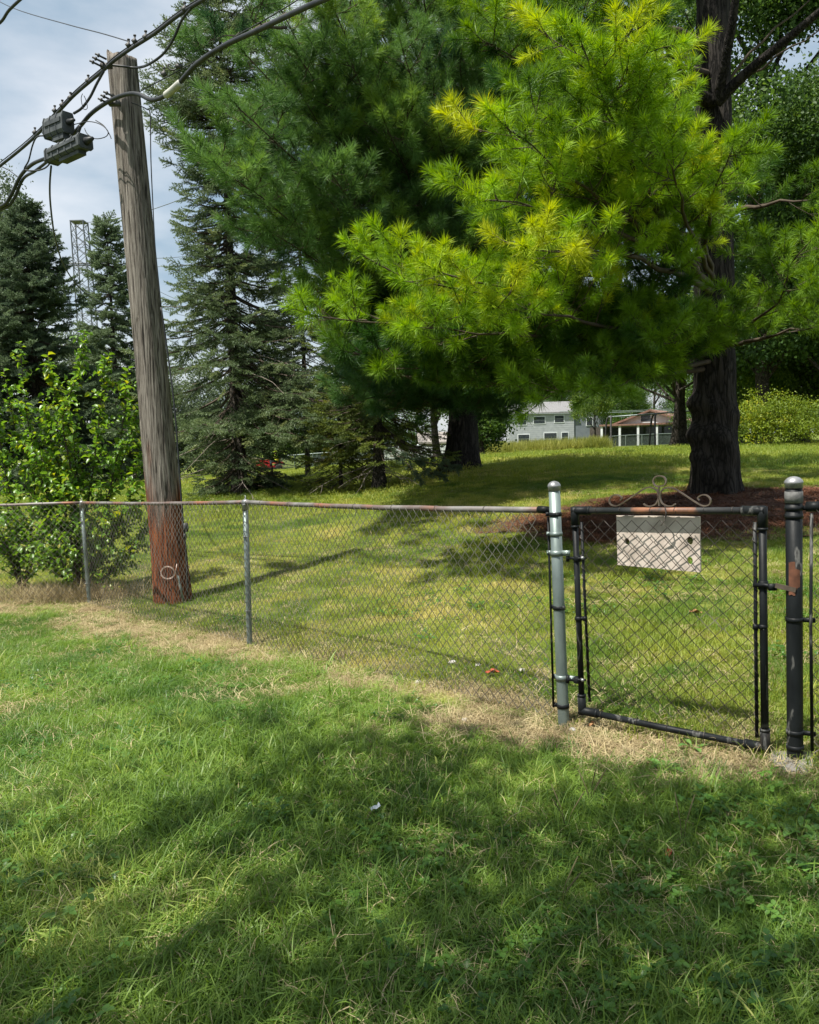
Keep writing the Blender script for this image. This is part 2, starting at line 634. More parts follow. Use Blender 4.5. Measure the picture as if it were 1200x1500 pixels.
def leaf_sprig(name, mat, nleaf=14, L=.09, W=.055, span=.32, seed=0, stemmat=None):
    g = np.random.default_rng(seed)
    V, Fc, mi = [], [], []
    lv, lf = leaf_shape(L, W)
    for i in range(nleaf):
        z = span * (i + .5) / nleaf
        az = i * 2.4 + g.normal() * .3
        el = g.uniform(-.3, .7)
        d = Vector((math.cos(az) * math.cos(el), math.sin(az) * math.cos(el), math.sin(el)))
        q = d.to_track_quat('Y', 'Z').to_matrix()
        s = g.uniform(.65, 1.1)
        rr = Matrix.Rotation(g.normal() * .5, 3, 'Y')
        k = len(V)
        base = Vector((0, 0, z)) + d * L * .15
        V += [tuple(base + q @ (rr @ Vector(p * s))) for p in lv]
        Fc += [tuple(a + k for a in f) for f in lf]
        mi += [0] * len(lf)
    k = len(V)
    for z, r in ((-.05, .004), (span, .0015)):
        for q in range(3): V.append((math.cos(q * 2.09) * r, math.sin(q * 2.09) * r, z))
    for q in range(3):
        a, b = k + q, k + (q + 1) % 3
        Fc += [(a, b, b + 3), (a, b + 3, a + 3)]; mi += [1, 1]
    return src(name, V, Fc, [mat, stemmat or M_TWIG], 3, mi)


def leaf_clump(name, mat, n=60, rad=.45, L=.10, seed=0):
    """loose clump of leaves, for trees standing far off"""
    g = np.random.default_rng(seed)
    V, Fc = [], []
    for i in range(n):
        p = g.normal(size=3) * rad * .5
        u = g.normal(size=3); u /= np.linalg.norm(u)
        if u[2] < 0: u *= -1
        a = np.cross(u, g.normal(size=3)); a /= np.linalg.norm(a)
        b = np.cross(u, a)
        l = L * g.uniform(.7, 1.3)
        k = len(V)
        V += [p - a * l * .5, p - b * l * .33 + u * l * .1, p + a * l * .5, p + b * l * .33 + u * l * .1]
        Fc += [(k, k + 1, k + 2), (k, k + 2, k + 3)]
    return src(name, V, Fc, [mat])


PINE_SRC = [pine_tuft('pine_tuft%d' % i, M_PINE, seed=i, n=110 + 14 * i, tw=.075 + .022 * i, L=.13 - .004 * i, droop=.06 + .05 * (i % 3)) for i in range(6)]
PINE2_SRC = [pine_tuft('cool_pine_tuft%d' % i, M_PINE2, seed=20 + i, n=84 + 8 * i, tw=.08 + .02 * i, droop=.05 + .05 * (i % 3)) for i in range(5)]
SPR_SRC = [spruce_spray('spruce_spray%d' % i, M_SPRUCE, seed=40 + i) for i in range(4)]
SPRY_SRC = [spruce_spray('yellow_spray%d' % i, M_SPRUCE_Y, seed=50 + i) for i in range(3)]
SPRD_SRC = [spruce_spray('dark_spray%d' % i, M_SPRUCE_D, L=.6, seed=60 + i, nl=.085, w=.034, dens=150) for i in range(3)]


# ------------------------------------------------------------------ trees
def curve3(a, c, b, n):
    return [(a * (1 - t) ** 2 + c * (2 * t * (1 - t)) + b * t * t) for t in [i / (n - 1) for i in range(n)]]


class Crown:
    def __init__(self):
        self.P, self.D, self.S, self.T = [], [], [], []

    def put(self, p, d, s, t):
        self.P.append(tuple(p)); self.D.append(tuple(d)); self.S.append(s); self.T.append(t)

    def build(self, sources, parent, name='crown', flat=False):
        D = np.array(self.D)
        roll = npr.normal(0, .35, len(D)) if flat else None
        rot = dirs_to_euler(D, roll)
        o = scatter(name, sources, np.array(self.P), rot, np.array(self.S), np.array(self.T), parent=parent)
        o['kind'] = 'stuff'
        return o


def rv(s=1.0):
    return Vector((rnd.gauss(0, s), rnd.gauss(0, s), rnd.gauss(0, s)))


def pine_limb(cr, wood, A, C, B, r0, sec=1.1, start=.3, tint=.5, tvar=.16, step=.17, size=1.0, up=.25, tip_up=.35, nside=6, fill=1.0):
    """limb from A over C to B with side branches and twigs carrying needle tufts"""
    n = 12
    pts = curve3(A, C, B, n)
    L = sum((pts[i + 1] - pts[i]).length for i in range(n - 1))
    pts = [p + rv(.02 * min(1, i / 3)) for i, p in enumerate(pts)]
    wood.tube(pts, [max(.007, r0 * (1 - i / n) ** 1.1) for i in range(n)], nside)
    side = 1
    s = start * L
    while s < L:
        t = s / L
        k = min(int(t * (n - 1)), n - 2)
        fr = t * (n - 1) - k
        p = pts[k].lerp(pts[k + 1], fr)
        tg = (pts[k + 1] - pts[k]).normalized()
        lat = tg.cross(Vector((0, 0, 1)))
        lat = lat.normalized() if lat.length > .2 else Vector((rnd.uniform(-1, 1), rnd.uniform(-1, 1), 0)).normalized()
        side = -side
        d = (tg * rnd.uniform(.45, .9) + lat * side * rnd.uniform(.6, 1.0) + Vector((0, 0, up + rnd.gauss(0, .28)))).normalized()
        rel = (t - start) / (1 - start)
        l = sec * (1.0 - .62 * rel) * rnd.uniform(.55, 1.1) * min(1, .35 + rel * 3.0)
        e = p + d * l + Vector((0, 0, tip_up * l * .3))
        sub = curve3(p, p.lerp(e, .5) - Vector((0, 0, .08 * l)), e, 5)
        wood.tube(sub, [max(.004, r0 * .32 * (1 - i / 5) * (1.1 - t)) for i in range(5)], 3, cap=False)
        tuft_line(cr, wood, sub, l, tint + rnd.gauss(0, tvar), size, fill, r0)
        s += step * rnd.uniform(.6, 1.3) / max(.5, fill)
    # leader
    tuft_line(cr, wood, pts[-4:], (pts[-1] - pts[-4]).length, tint, size, fill, r0)


def tuft_line(cr, wood, sub, l, tint, size, fill, r0):
    m = len(sub)
    sd = 1
    q = .22 * l
    while q < l:
        t = q / l
        k = min(int(t * (m - 1)), m - 2)
        p = sub[k].lerp(sub[k + 1], t * (m - 1) - k)
        tg = (sub[k + 1] - sub[k]).normalized()
        lat = tg.cross(Vector((0, 0, 1))).normalized()
        sd = -sd
        d = (tg * .9 + lat * sd * rnd.uniform(.4, 1.0) + Vector((0, 0, rnd.gauss(.22, .35)))).normalized()
        tl = (.16 + .26 * (1 - t) * min(1, l)) * rnd.uniform(.5, 1.2)
        e = p + d * tl
        wood.tube([p, e], [.0045, .003], 3, cap=False)
        g = tl
        cr.put(e - d * .03, d + rv(.12), size * rnd.uniform(.8, 1.15), min(.98, tint + rnd.gauss(0, .07)))
        if tl > .2:
            cr.put(e - d * (.14 * size), d + rv(.25), size * rnd.uniform(.65, .9), tint - .1 + rnd.gauss(0, .06))
        q += .115 * size * rnd.uniform(.7, 1.4) / fill
    e = sub[-1]
    tg = (sub[-1] - sub[-2]).normalized()
    cr.put(e, (tg + Vector((0, 0, .25))), size * 1.1, tint + .06)
    cr.put(e - tg * .12, (tg + rv(.2)), size, tint)


def trunk_mesh(base, top, r0, r1, n=18, seg=60, flare=1.5, lumps=(), wob=.03, bend=.0, sink=.15, fh=.5):
    """tapered trunk with root flare, ridges and burls; lumps = (height, angle, size, out)"""
    b = MB()
    base, top = Vector(base), Vector(top)
    H = (top - base).length
    hs = []
    for i in range(seg + 1):
        t = (i / seg) ** 1.5
        hs.append(-sink + t * (H + sink))
    vs, fs = [], []
    ax = (top - base).normalized()
    for i, h in enumerate(hs):
        t = max(0, h) / H
        r = r0 + (r1 - r0) * t ** .85
        c = base + ax * h + Vector((math.sin(h * .6 + base.x) - math.sin(base.x), math.cos(h * .45) - 1, 0)) * bend
        fl = (flare - 1) * math.exp(-max(0, h) / fh)
        for k in range(n):
            a = 2 * math.pi * k / n
            rr = r * (1 + wob * mnoise.noise(Vector((math.cos(a) * 2, math.sin(a) * 2, h * 1.6 + base.x))) * 2)
            rr *= 1 + fl * (1 + .45 * math.cos(5 * a + base.x * 3) + .2 * math.cos(9 * a))
            rr *= 1 + .02 * math.cos(n / 3 * a + h * .5)
            for lh, la, ls, lo in lumps:
                da = math.atan2(math.sin(a - la), math.cos(a - la)) * r
                dd = (da * da + (h - lh) ** 2) / (ls * ls)
                rr += lo * math.exp(-dd)
            vs.append(c + Vector((math.cos(a) * rr, math.sin(a) * rr, 0)))
    for i in range(seg):
        for k in range(n):
            l = (k + 1) % n
            fs.append((i * n + k, i * n + l, (i + 1) * n + l, (i + 1) * n + k))
    fs.append(tuple(range(seg * n, seg * n + n)))
    b.add(vs, fs)
    return b


def axis_at(base, top, z):
    t = (z - base.z) / (top.z - base.z)
    return base.lerp(top, t)


# ============================================================ STRUCTURE
# ---- lawn
def m_lawn():
    m, n, l, b = new_mat('lawn')
    geo = n.new('ShaderNodeNewGeometry')
    def noi(s, d=5):
        q = n.new('ShaderNodeTexNoise')
        q.inputs['Scale'].default_value = s
        q.inputs['Detail'].default_value = d
        l.new(geo.outputs['Position'], q.inputs['Vector'])
        return q
    a, b2, c = noi(.5, 6), noi(9, 6), noi(60, 4)
    r1 = ramp(n, [(.3, (.055, .085, .016)), (.5, (.12, .16, .026)), (.72, (.20, .21, .05))])
    l.new(a.outputs['Fac'], r1.inputs['Fac'])
    r2 = ramp(n, [(.3, (.55, .6, .5)), (.7, (1.25, 1.2, 1.3))])
    l.new(b2.outputs['Fac'], r2.inputs['Fac'])
    mx = N(n, 'ShaderNodeMix', data_type='RGBA', blend_type='MULTIPLY')
    mx.inputs['Factor'].default_value = 1
    l.new(r1.outputs['Color'], mx.inputs['A'])
    l.new(r2.outputs['Color'], mx.inputs['B'])
    at_ = N(n, 'ShaderNodeAttribute', attribute_name='dirt')
    rd = ramp(n, [(.3, (.13, .09, .055)), (.7, (.30, .22, .14))])
    l.new(c.outputs['Fac'], rd.inputs['Fac'])
    mx2 = N(n, 'ShaderNodeMix', data_type='RGBA')
    l.new(at_.outputs['Fac'], mx2.inputs['Factor'])
    l.new(mx.outputs['Result'], mx2.inputs['A'])
    l.new(rd.outputs['Color'], mx2.inputs['B'])
    l.new(mx2.outputs['Result'], b.inputs['Base Color'])
    b.inputs['Roughness'].default_value = .95
    b.inputs['Specular IOR Level'].default_value = .1
    bp = n.new('ShaderNodeBump')
    bp.inputs['Strength'].default_value = .9
    bp.inputs['Distance'].default_value = .05
    l.new(noi(25, 6).outputs['Fac'], bp.inputs['Height'])
    l.new(bp.outputs['Normal'], b.inputs['Normal'])
    return m


PG, PR, PM, PL = [Vector(tuple(_ctl[i])) for i in (0, 1, 2, 3)]     # feet of the gate posts and the two line posts
PLL = PL + Vector((-3.3, .15, 0))                            # next post, outside the frame on the left
PLL.z = gz(PLL.x, PLL.y)
PRR = PR + (PR - PG).normalized() * 2.9
PRR.z = gz(PRR.x, PRR.y)
LINE = [PLL, PL, PM, PG, PR, PRR]


def fence_dist(x, y):
    """distance to the fence line and side (+ = house side, towards the camera)"""
    best = np.full(np.shape(x), 1e9)
    sgn = np.ones(np.shape(x))
    for A, B in zip(LINE[:-1], LINE[1:]):
        ex, ey = B.x - A.x, B.y - A.y
        L2 = ex * ex + ey * ey
        t = np.clip(((x - A.x) * ex + (y - A.y) * ey) / L2, 0, 1)
        dx, dy = x - (A.x + t * ex), y - (A.y + t * ey)
        d = np.hypot(dx, dy)
        side = np.sign(ex * (y - A.y) - ey * (x - A.x))
        m = d < best
        best = np.where(m, d, best)
        sgn = np.where(m, side, sgn)
    return best, -sgn


def vnoise(x, y, s, o=0.0):
    """cheap smooth value noise 0..1"""
    x, y = np.asarray(x) * s + o, np.asarray(y) * s + o * 1.7
    xi, yi = np.floor(x), np.floor(y)
    fx, fy = x - xi, y - yi
    fx, fy = fx * fx * (3 - 2 * fx), fy * fy * (3 - 2 * fy)
    h = lambda a, b: np.modf(np.abs(np.sin(a * 127.1 + b * 311.7) * 43758.5453))[0]
    return (h(xi, yi) * (1 - fx) + h(xi + 1, yi) * fx) * (1 - fy) + (h(xi, yi + 1) * (1 - fx) + h(xi + 1, yi + 1) * fx) * fy


def dirt_mask(x, y):
    d, s = fence_dist(x, y)
    sd = np.where(s > 0, d, -d)                       # positive towards the camera
    gate = np.exp(-((x - .9) ** 2 + (y - 4.1) ** 2) / 0.9)
    left = np.clip((-x - .9) / 1.2, 0, 1)
    w0, w1 = -.20 - .25 * gate, .38 + .35 * gate + .38 * left
    n_ = (vnoise(x, y, 2.3) - .5) * .5 + (vnoise(x, y, 7, 5) - .5) * .25
    m = np.clip((sd + n_ - w0) / .18, 0, 1) * np.clip((w1 - (sd + n_)) / .3, 0, 1)
    right = np.clip((x - 1.5) / .5, 0, 1)
    m = m * (.25 + .55 * vnoise(x, y, 4.5, 13) + .45 * vnoise(x, y, 1.7, 3))
    return np.clip(m * (1 - .75 * right), 0, 1)


MULCH_C = (at(1045, 724, 12).x - .1, 10.7)


def mulch_mask(x, y):
    r = np.hypot((x - MULCH_C[0] - .05) / 3.3, (y - MULCH_C[1]) / 1.9)
    return np.clip((1.0 + (vnoise(x, y, 1.3, 3) - .5) * .35 - r) / .15, 0, 1)


ys = np.concatenate([np.arange(-8, 1, .5), np.arange(1, 8, .11), np.arange(8, 22, .3), np.arange(22, 60, 1.0), np.arange(60, 140, 4), np.arange(140, 900, 40)])
xs = np.concatenate([-np.geomspace(700, 9, 34), np.arange(-8.8, -3, .4), np.arange(-3, 3.6, .11), np.arange(3.6, 10, .4), np.geomspace(10.2, 700, 34)])
gx, gy = np.meshgrid(xs, ys)
gzv = ground_z(gx.ravel(), gy.ravel())
V = np.stack([gx.ravel(), gy.ravel(), gzv], -1)
nx, ny = len(xs), len(ys)
ii = (np.arange(ny - 1)[:, None] * nx + np.arange(nx - 1)[None]).ravel()
Fq = np.stack([ii, ii + 1, ii + nx + 1, ii + nx], -1)
M_LAWN = m_lawn()
me = fast_mesh('lawn', V, Fq, M_LAWN, 4)
at_ = me.attributes.new('dirt', 'FLOAT', 'POINT')
at_.data.foreach_set('value', dirt_mask(V[:, 0], V[:, 1]).astype(np.float32))
me.shade_smooth()
lawn = bpy.data.objects.new('lawn', me)
COL.objects.link(lawn)
tag(lawn, 'uneven green back garden ground running from the camera to the houses', None, None, 'structure')

# mulch bed under the right pine
M_MULCH = surf_mat('mulch', [(.3, (.030, .014, .009)), (.55, (.085, .036, .020)), (.8, (.17, .085, .05))], scale=22, rough=.95, bump=1, dist=.03, bscale=45)
b = MB()
nr, na = 8, 48
vs = []
for i in range(nr + 1):
    for k in range(na):
        a = 2 * math.pi * k / na
        rr = (i / nr) * (1 + .10 * math.sin(3 * a) + .06 * math.sin(7 * a + 1) + .03 * math.sin(13 * a))
        x, y = MULCH_C[0] + .05 + 3.35 * rr * math.cos(a), MULCH_C[1] + 1.95 * rr * math.sin(a)
        vs.append((x, y, gz(x, y) + .012 + .03 * (1 - (i / nr) ** 2)))
b.add(vs, [(i * na + k, i * na + (k + 1) % na, (i + 1) * na + (k + 1) % na, (i + 1) * na + k) for i in range(nr) for k in range(na)])
tag(b.build('mulch_bed', M_MULCH, smooth=True), 'red brown mulch bed around the foot of the right pine', None, None, 'structure')

# ============================================================ FENCES
M_GALV = surf_mat('galvanised_steel', [(.3, (.12, .15, .145)), (.6, (.20, .245, .23)), (.8, (.32, .36, .34))], scale=14, rough=.45, metal=.45, bump=.05, stretch=(1, 1, .3))
M_GALV_OLD = surf_mat('weathered_galvanised_rail', [(.30, (.10, .095, .09)), (.42, (.20, .19, .18)), (.52, (.13, .10, .09)), (.58, (.20, .11, .08)), (.64, (.24, .10, .06)), (.70, (.30, .27, .24)), (.8, (.14, .12, .11))], detail=9, scale=2.2, rough=.6, metal=.35, bump=.4, dist=.003, bscale=60)
M_ALU = surf_mat('cast_aluminium', [(.3, (.17, .175, .18)), (.7, (.36, .365, .37))], scale=25, rough=.45, metal=.6, bump=.4, dist=.002)
M_BLACK = surf_mat('chipped_black_paint', [(.36, (.004, .005, .006)), (.58, (.011, .013, .014)), (.605, (.09, .09, .085)), (.63, (.012, .013, .013)), (.68, (.03, .026, .022)), (.74, (.12, .065, .04))], detail=10, scale=9, rough=.5, bump=.5, dist=.003, bscale=50, spec=.16, stretch=(1, 1, .35))
M_BLACK_TOP = surf_mat('rubbed_black_and_rust_paint', [(.36, (.012, .014, .015)), (.50, (.03, .03, .03)), (.56, (.20, .09, .05)), (.75, (.33, .17, .10))], scale=3.2, rough=.5, bump=.4, dist=.002, bscale=60)
M_WORN = surf_mat('worn_grey_paint', [(.3, (.05, .05, .05)), (.7, (.15, .15, .145))], scale=30, rough=.7, bump=.4, dist=.002)
M_RUSTPATCH = surf_mat('bare_rusty_patch', [(.3, (.05, .022, .014)), (.7, (.17, .070, .040))], scale=20, rough=.8, bump=.3, dist=.002)
M_WIRE = surf_mat('old_fence_wire', [(.35, (.09, .085, .075)), (.6, (.20, .19, .17)), (.75, (.30, .29, .27))], scale=3, rough=.6, metal=.4, bump=0)
M_WIREB = surf_mat('dark_gate_wire', [(.35, (.022, .020, .018)), (.6, (.06, .05, .045)), (.72, (.25, .22, .19))], scale=7, rough=.55, metal=.3, bump=0)
M_BRONZE = surf_mat('scroll_iron', [(.3, (.06, .045, .035)), (.7, (.19, .15, .12))], scale=15, rough=.5, metal=.5, bump=.2, dist=.001)
M_CONC = surf_mat('concrete', [(.3, (.10, .095, .085)), (.7, (.22, .21, .19))], scale=18, rough=.95, bump=.7, dist=.01)


def wire_mesh(name, A0, B0, A1, B1, mat, parent, w=.0365, r=.0019, bulge=0.0):
    """chain link between the bottom edge A0-B0 and the top edge A1-B1"""
    L = (Vector((B0.x, B0.y, 0)) - Vector((A0.x, A0.y, 0))).length
    nw = max(2, int(round(L / w)))
    H = ((A1 - A0).length + (B1 - B0).length) / 2
    nh = max(2, int(round(H / w)))
    nrm = Vector((B0.y - A0.y, -(B0.x - A0.x), 0)).normalized()
    Vs, Fs = [], []
    for k in range(nw):
        cs = []
        for j in range(nh + 1):
            u = (k + (j + k) % 2) / nw
            v = j / nh
            # the wires hook round each other at the corners
            p = (A0.lerp(B0, u)).lerp(A1.lerp(B1, u), v)
            off = .0022 if (j + k) % 2 else -.0022
            sag = bulge * math.sin(u * math.pi * 3.1 + 1) * math.sin(v * math.pi)
            p = p + nrm * (off + sag) + Vector((math.sin(k * 1.7 + j * .9), 0, math.cos(k * 2.3 + j))) * .0016
            cs.append(p)
        # twisted ends above the top rail line
        base = len(Vs)
        tg0 = (B0 - A0).normalized()
        for j, p in enumerate(cs):
            for a in range(4):
                an = a * math.pi / 2 + .78
                Vs.append(p + nrm * math.cos(an) * r + tg0 * math.sin(an) * r * 1.3)
        for j in range(nh):
            for a in range(4):
                c = (a + 1) % 4
                Fs.append((base + j * 4 + a, base + j * 4 + c, base + j * 4 + 4 + c, base + j * 4 + 4 + a))
    me = fast_mesh(name, np.array([tuple(p) for p in Vs]), np.array(Fs), mat, 4)
    me.shade_smooth()
    o = bpy.data.objects.new(name, me)
    COL.objects.link(o)
    fix_parent(o, parent)
    return o


def post(parent, foot, top, r, mat, capmat, style, capscale=1.0, sink=.25):
    f, t = Vector(foot), Vector(top)
    ax = (t - f).normalized()
    b = MB()
    b.tube([f - ax * sink, f, f.lerp(t, .5), t], r, 20)
    o = b.build('post', mat, parent, True)
    if style == 'dome':
        c = MB()
        R_ = r * 1.09 * capscale
        prof = [(R_, -.02), (R_, 0), (R_ * 1.05, .003), (R_ * 1.03, .007), (R_ * .93, .015), (R_ * .68, .024), (R_ * .36, .029), (.002, .031)]
        c.lathe(prof, t, 20, ax)
        c.build('cap', capmat, o, True)
    return o


def band(parent, foot, top, frac_h, r, mat, h=.022, name='band', tail=None, tw=.02):
    f, t = Vector(foot), Vector(top)
    ax = (t - f).normalized()
    c = f + ax * frac_h
    b = MB()
    b.lathe([(r, -h / 2), (r + .003, -h / 2), (r + .0035, 0), (r + .003, h / 2), (r, h / 2)], c, 20, ax)
    if tail is not None:
        d = Vector(tail).normalized()
        M = Matrix((d, ax.cross(d), ax)).transposed()
        b.box(c + d * (r + tw / 2), (tw, .012, h * .95), M)
        b.lathe([(.005, -.012), (.005, .012)], c + d * (r + tw * .7), 6, ax.cross(d))
    return b.build(name, mat, parent, True)


# --- left fence: far left .. galvanised end post
fence_a = empty('chain_link_fence', PM, 'rusty topped galvanised chain link fence running left from the gate past the leaning pole', 'fence')
topG = on_plane(811, 713, PG, PR, 0)
# end post by the gate stands a touch off plumb; keep the foot and lean it
GT = PG + (at(812, 713, PG.y) - PG)
post_g = post(fence_a, PG, GT, .0305, M_GALV, M_ALU, 'dome')
post_g['label'] = 'thick shiny galvanised end post with silver dome cap'
MT = at(359.5, 738, PM.y)
LT = at(119.5, 738, PL.y)
post_m = post(fence_a, PM, MT, .0235, M_GALV, M_ALU, 'line')
post_l = post(fence_a, PL, LT, .0215, surf_mat('greenish_galvanised_steel', [(.3, (.12, .16, .15)), (.7, (.26, .31, .30))], scale=9, rough=.5, metal=.5, bump=.1), M_ALU, 'line')
LLT = Vector((PLL.x, PLL.y, at(-60, 741, PLL.y).z))
post(fence_a, PLL, LLT, .0235, M_GALV, M_ALU, 'line')
for p_, T_, pp in ((PM, MT, post_m), (PL, LT, post_l)):
    ax = (T_ - p_).normalized()
    cpb = MB()
    cpb.lathe([(.029, -.05), (.029, -.005), (.032, .0)], T_, 16, ax)
    rd_ = (PM - PG).normalized() if p_ is PM else (PL - PM).normalized()
    cpb.tube([T_ + ax * .014 - rd_ * .028, T_ + ax * .014 + rd_ * .028], .0225, 14)
    cpb.tube([T_ + ax * .03, T_ + ax * .045, T_ + ax * .055 + Vector((.004, 0, 0)), T_ + ax * .07], [.012, .006, .004, .002], 8)
    cpb.build('loop_cap', M_ALU, pp, True)
# top rail along the three bays
railG = on_plane(800, 747, PM, PG)
rail_pts = [LLT + Vector((0, 0, .014)), LT + Vector((0, 0, .014)), MT + Vector((0, 0, .014)), railG]
for i in range(3):
    a_, b_ = rail_pts[i], rail_pts[i + 1]
    n_ = 16
    pts = [a_.lerp(b_, q / n_) + Vector((0, 0, -.012 * math.sin(q / n_ * math.pi) + rnd.gauss(0, .0012))) for q in range(n_ + 1)]
    q = MB()
    q.tube(pts, .0175, 14)
    q.build('top_rail', M_GALV_OLD, fence_a, True)
# rail end cup and brace band at end post
q = MB()
dd = (railG - PM).normalized(); dd.z = 0; dd.normalize()
q.tube([railG - dd * .05, railG + dd * .012], .0205, 14)
q.box(railG + dd * .03, (.04, .01, .022), Vector((dd.x, dd.y, 0)).to_track_quat('X', 'Z').to_matrix())
q.build('rail_end_cup', M_BLACK, fence_a, True)
hgt = (GT - PG).length
for py, m_, tl, nm in ((753, M_BLACK, (-1, .3, 0), 'brace_band'), (782, M_GALV, (-1, .3, 0), 'brace_band'), (890, M_BLACK, (-.6, .5, 0), 'tension_band'), (1036, M_BLACK, (-.8, .4, 0), 'tension_band')):
    p = at(815, py, PG.y)
    band(post_g, PG, GT, (p - PG).length, .0305, m_, name=nm, tail=tl)
# thick hinge bands (bright) with tails towards the gate
for py in (810, 993):
    p = at(815, py, PG.y)
    hh = (p - PG).length
    hb = band(post_g, PG, GT, hh, .031, M_GALV, h=.03, name='hinge_clamp', tail=(PR - PG), tw=.045)
    band(hb, PG, GT, hh - .0005, .0318, M_GALV, h=.026, name='clamp_ear', tail=(PG - PR), tw=.026)
# wire mesh and ties of each bay
for A, B, ra, rb, bl in ((PLL, PL, rail_pts[0], rail_pts[1], .02), (PL, PM, rail_pts[1], rail_pts[2], .02), (PM, PG, rail_pts[2], railG, .015)):
    nrm = Vector((B.y - A.y, -(B.x - A.x), 0)).normalized()
    if nrm.y > 0: nrm = -nrm
    o_ = nrm * .026
    A0, B0 = Vector((A.x, A.y, A.z + .02)) + o_, Vector((B.x, B.y, B.z + .035)) + o_
    A1, B1 = Vector((ra.x, ra.y, ra.z - .006)) + o_, Vector((rb.x, rb.y, rb.z - .006)) + o_
    if B is PG:
        sh = (A - B).normalized() * .05; sh.z = 0
        B0 += sh; B1 += sh
        B1.z -= .01
    wire_mesh('wire_mesh', A0, B0, A1, B1, M_WIRE, fence_a, bulge=bl)
    tm = MB()
    for q_ in np.arange(.08, .99, .13):
        c = ra.lerp(rb, float(q_)) + Vector((0, 0, -.012 * math.sin(q_ * math.pi)))
        rd_ = (rb - ra).normalized()
        ring = [c + (nrm * math.cos(t) + Vector((0, 0, 1)) * math.sin(t)) * .0195 + rd_ * .002 * t for t in np.linspace(-2.2, 4.2, 14)]
        ring.append(ring[-1] + nrm * .01 - Vector((0, 0, .05)))
        tm.tube(ring, .0018, 4)
    tm.build('tie_wire', M_WIRE, fence_a)['kind'] = 'stuff'
for (P_, T_, ob, hs_) in ((PM, MT, post_m, (.30, .93)), (PL, LT, post_l, (.25, .98))):
    for h_ in hs_:
        band(ob, P_, T_, h_, .0235 if ob is post_m else .0215, M_ALU, h=.006, name='post_tie', tail=(-.5, -1, 0), tw=.012)
# tension bar by end post
u_ = (PM - PG).normalized() * .05; u_.z = 0
q = MB()
q.tube([on_plane(803, 757, PM, PG, .03), on_plane(806, 860, PM, PG, .03), on_plane(811, 1036, PM, PG, .03)], .0065, 6)
q.build('tension_bar', M_BLACK, fence_a, True)

# --- right fence: black terminal post and next bay
fence_b = empty('chain_link_fence', PR, 'black painted terminal post and short fence bay right of the gate', 'fence')
RT = at(1163, 708, PR.y)
post_r = post(fence_b, PR, RT, .0345, M_BLACK, M_ALU, 'dome')
post_r['label'] = 'thick black post with chipped paint and grey dome cap'
for py, m_, nm, tl in ((728, M_WORN, 'brace_band', None), (744, M_BLACK, 'brace_band', (1, -.5, 0)), (756, M_BLACK, 'tension_band', None), (907, M_BLACK, 'tension_band', (1, -.5, 0)), (1072, M_BLACK, 'tension_band', (1, -.5, 0)), (1094, M_BLACK, 'tension_band', None)):
    p = at(1163, py, PR.y)
    band(post_r, PR, RT, (p - PR).length, .0345, m_, name=nm, tail=tl, h=.02 if py != 728 else .05, tw=.05)
q = MB()
_c = at(1158, 842, PR.y)
vs, fs = [], []
for j in range(9):
    for k in range(7):
        a = R(-150) + k / 6 * R(80 if 1 < j < 7 else 45)
        p = at(1163, 822 + j * 6, PR.y)
        vs.append(p + Vector((math.cos(a), math.sin(a), 0)) * .0352 + Vector((0, 0, rnd.gauss(0, .002))))
for j in range(8):
    for k in range(6): fs.append((j * 7 + k, j * 7 + k + 1, j * 7 + 8 + k, j * 7 + 7 + k))
q.add(vs, fs)
q.build('bare_patch', M_RUSTPATCH, post_r, True)
# horizontal rail of the right bay
ra = on_plane(1186, 742, PR, PRR); rb = PRR + Vector((0, 0, 1.15))
q = MB(); q.tube([ra, rb], .019, 14); q.build('top_rail', M_BLACK, fence_b, True)
q = MB(); q.tube([ra - (rb - ra).normalized() * .012, ra + (rb - ra).normalized() * .05], .0225, 14); q.build('rail_end_cup', M_BLACK, fence_b, True)
q = MB(); q.tube([on_plane(1189, 752, PR, PRR, .02), on_plane(1188, 920, PR, PRR, .02), on_plane(1190, 1100, PR, PRR, .02)], .007, 6); q.build('tension_bar', M_BLACK, fence_b, True)
nrm = Vector((PRR.y - PR.y, -(PRR.x - PR.x), 0)).normalized()
if nrm.y > 0: nrm = -nrm
sh = (PRR - PR).normalized() * .07; sh.z = 0
wire_mesh('wire_mesh', PR + Vector((0, 0, .06)) + nrm * .02 + sh, PRR + Vector((0, 0, .04)) + nrm * .02, Vector((PR.x, PR.y, ra.z - .01)) + nrm * .02 + sh, rb + nrm * .02, M_WIREB, fence_b)
post(fence_b, PRR, PRR + Vector((0, 0, 1.2)), .0305, M_BLACK, M_ALU, 'dome')
# footing
q = MB()
vs = []
for j, (rr, hh) in enumerate(((.02, .03), (.07, .028), (.115, .018), (.135, -.01), (.14, -.06))):
    for k in range(18):
        a = 2 * math.pi * k / 18
        r_ = rr * (1 + .12 * math.sin(3 * a + 1) + .05 * math.sin(7 * a))
        vs.append((PR.x + r_ * math.cos(a), PR.y + r_ * math.sin(a), PR.z + hh + rnd.gauss(0, .002)))
fs = [(j * 18 + k, j * 18 + (k + 1) % 18, (j + 1) * 18 + (k + 1) % 18, (j + 1) * 18 + k)[::-1] for j in range(4) for k in range(18)] + [tuple(range(18))]
q.add(vs, fs)
q.build('footing', M_CONC, fence_b, True)

# --- gate
gate = empty('chain_link_gate', PG.lerp(PR, .5), 'black pipe framed chain link gate with iron scrollwork on top', 'gate')
pl = lambda x, y, off=0.0: on_plane(x, y, PG, PR, off)
g_tl, g_tr = pl(842, 748), pl(1117, 748)
g_bl, g_br = pl(853, 1041), pl(1121, 1095)


def pipe(name, pts, r, mat, parent, n=14):
    q = MB(); q.tube(pts, r, n); return q.build(name, mat, parent, True)


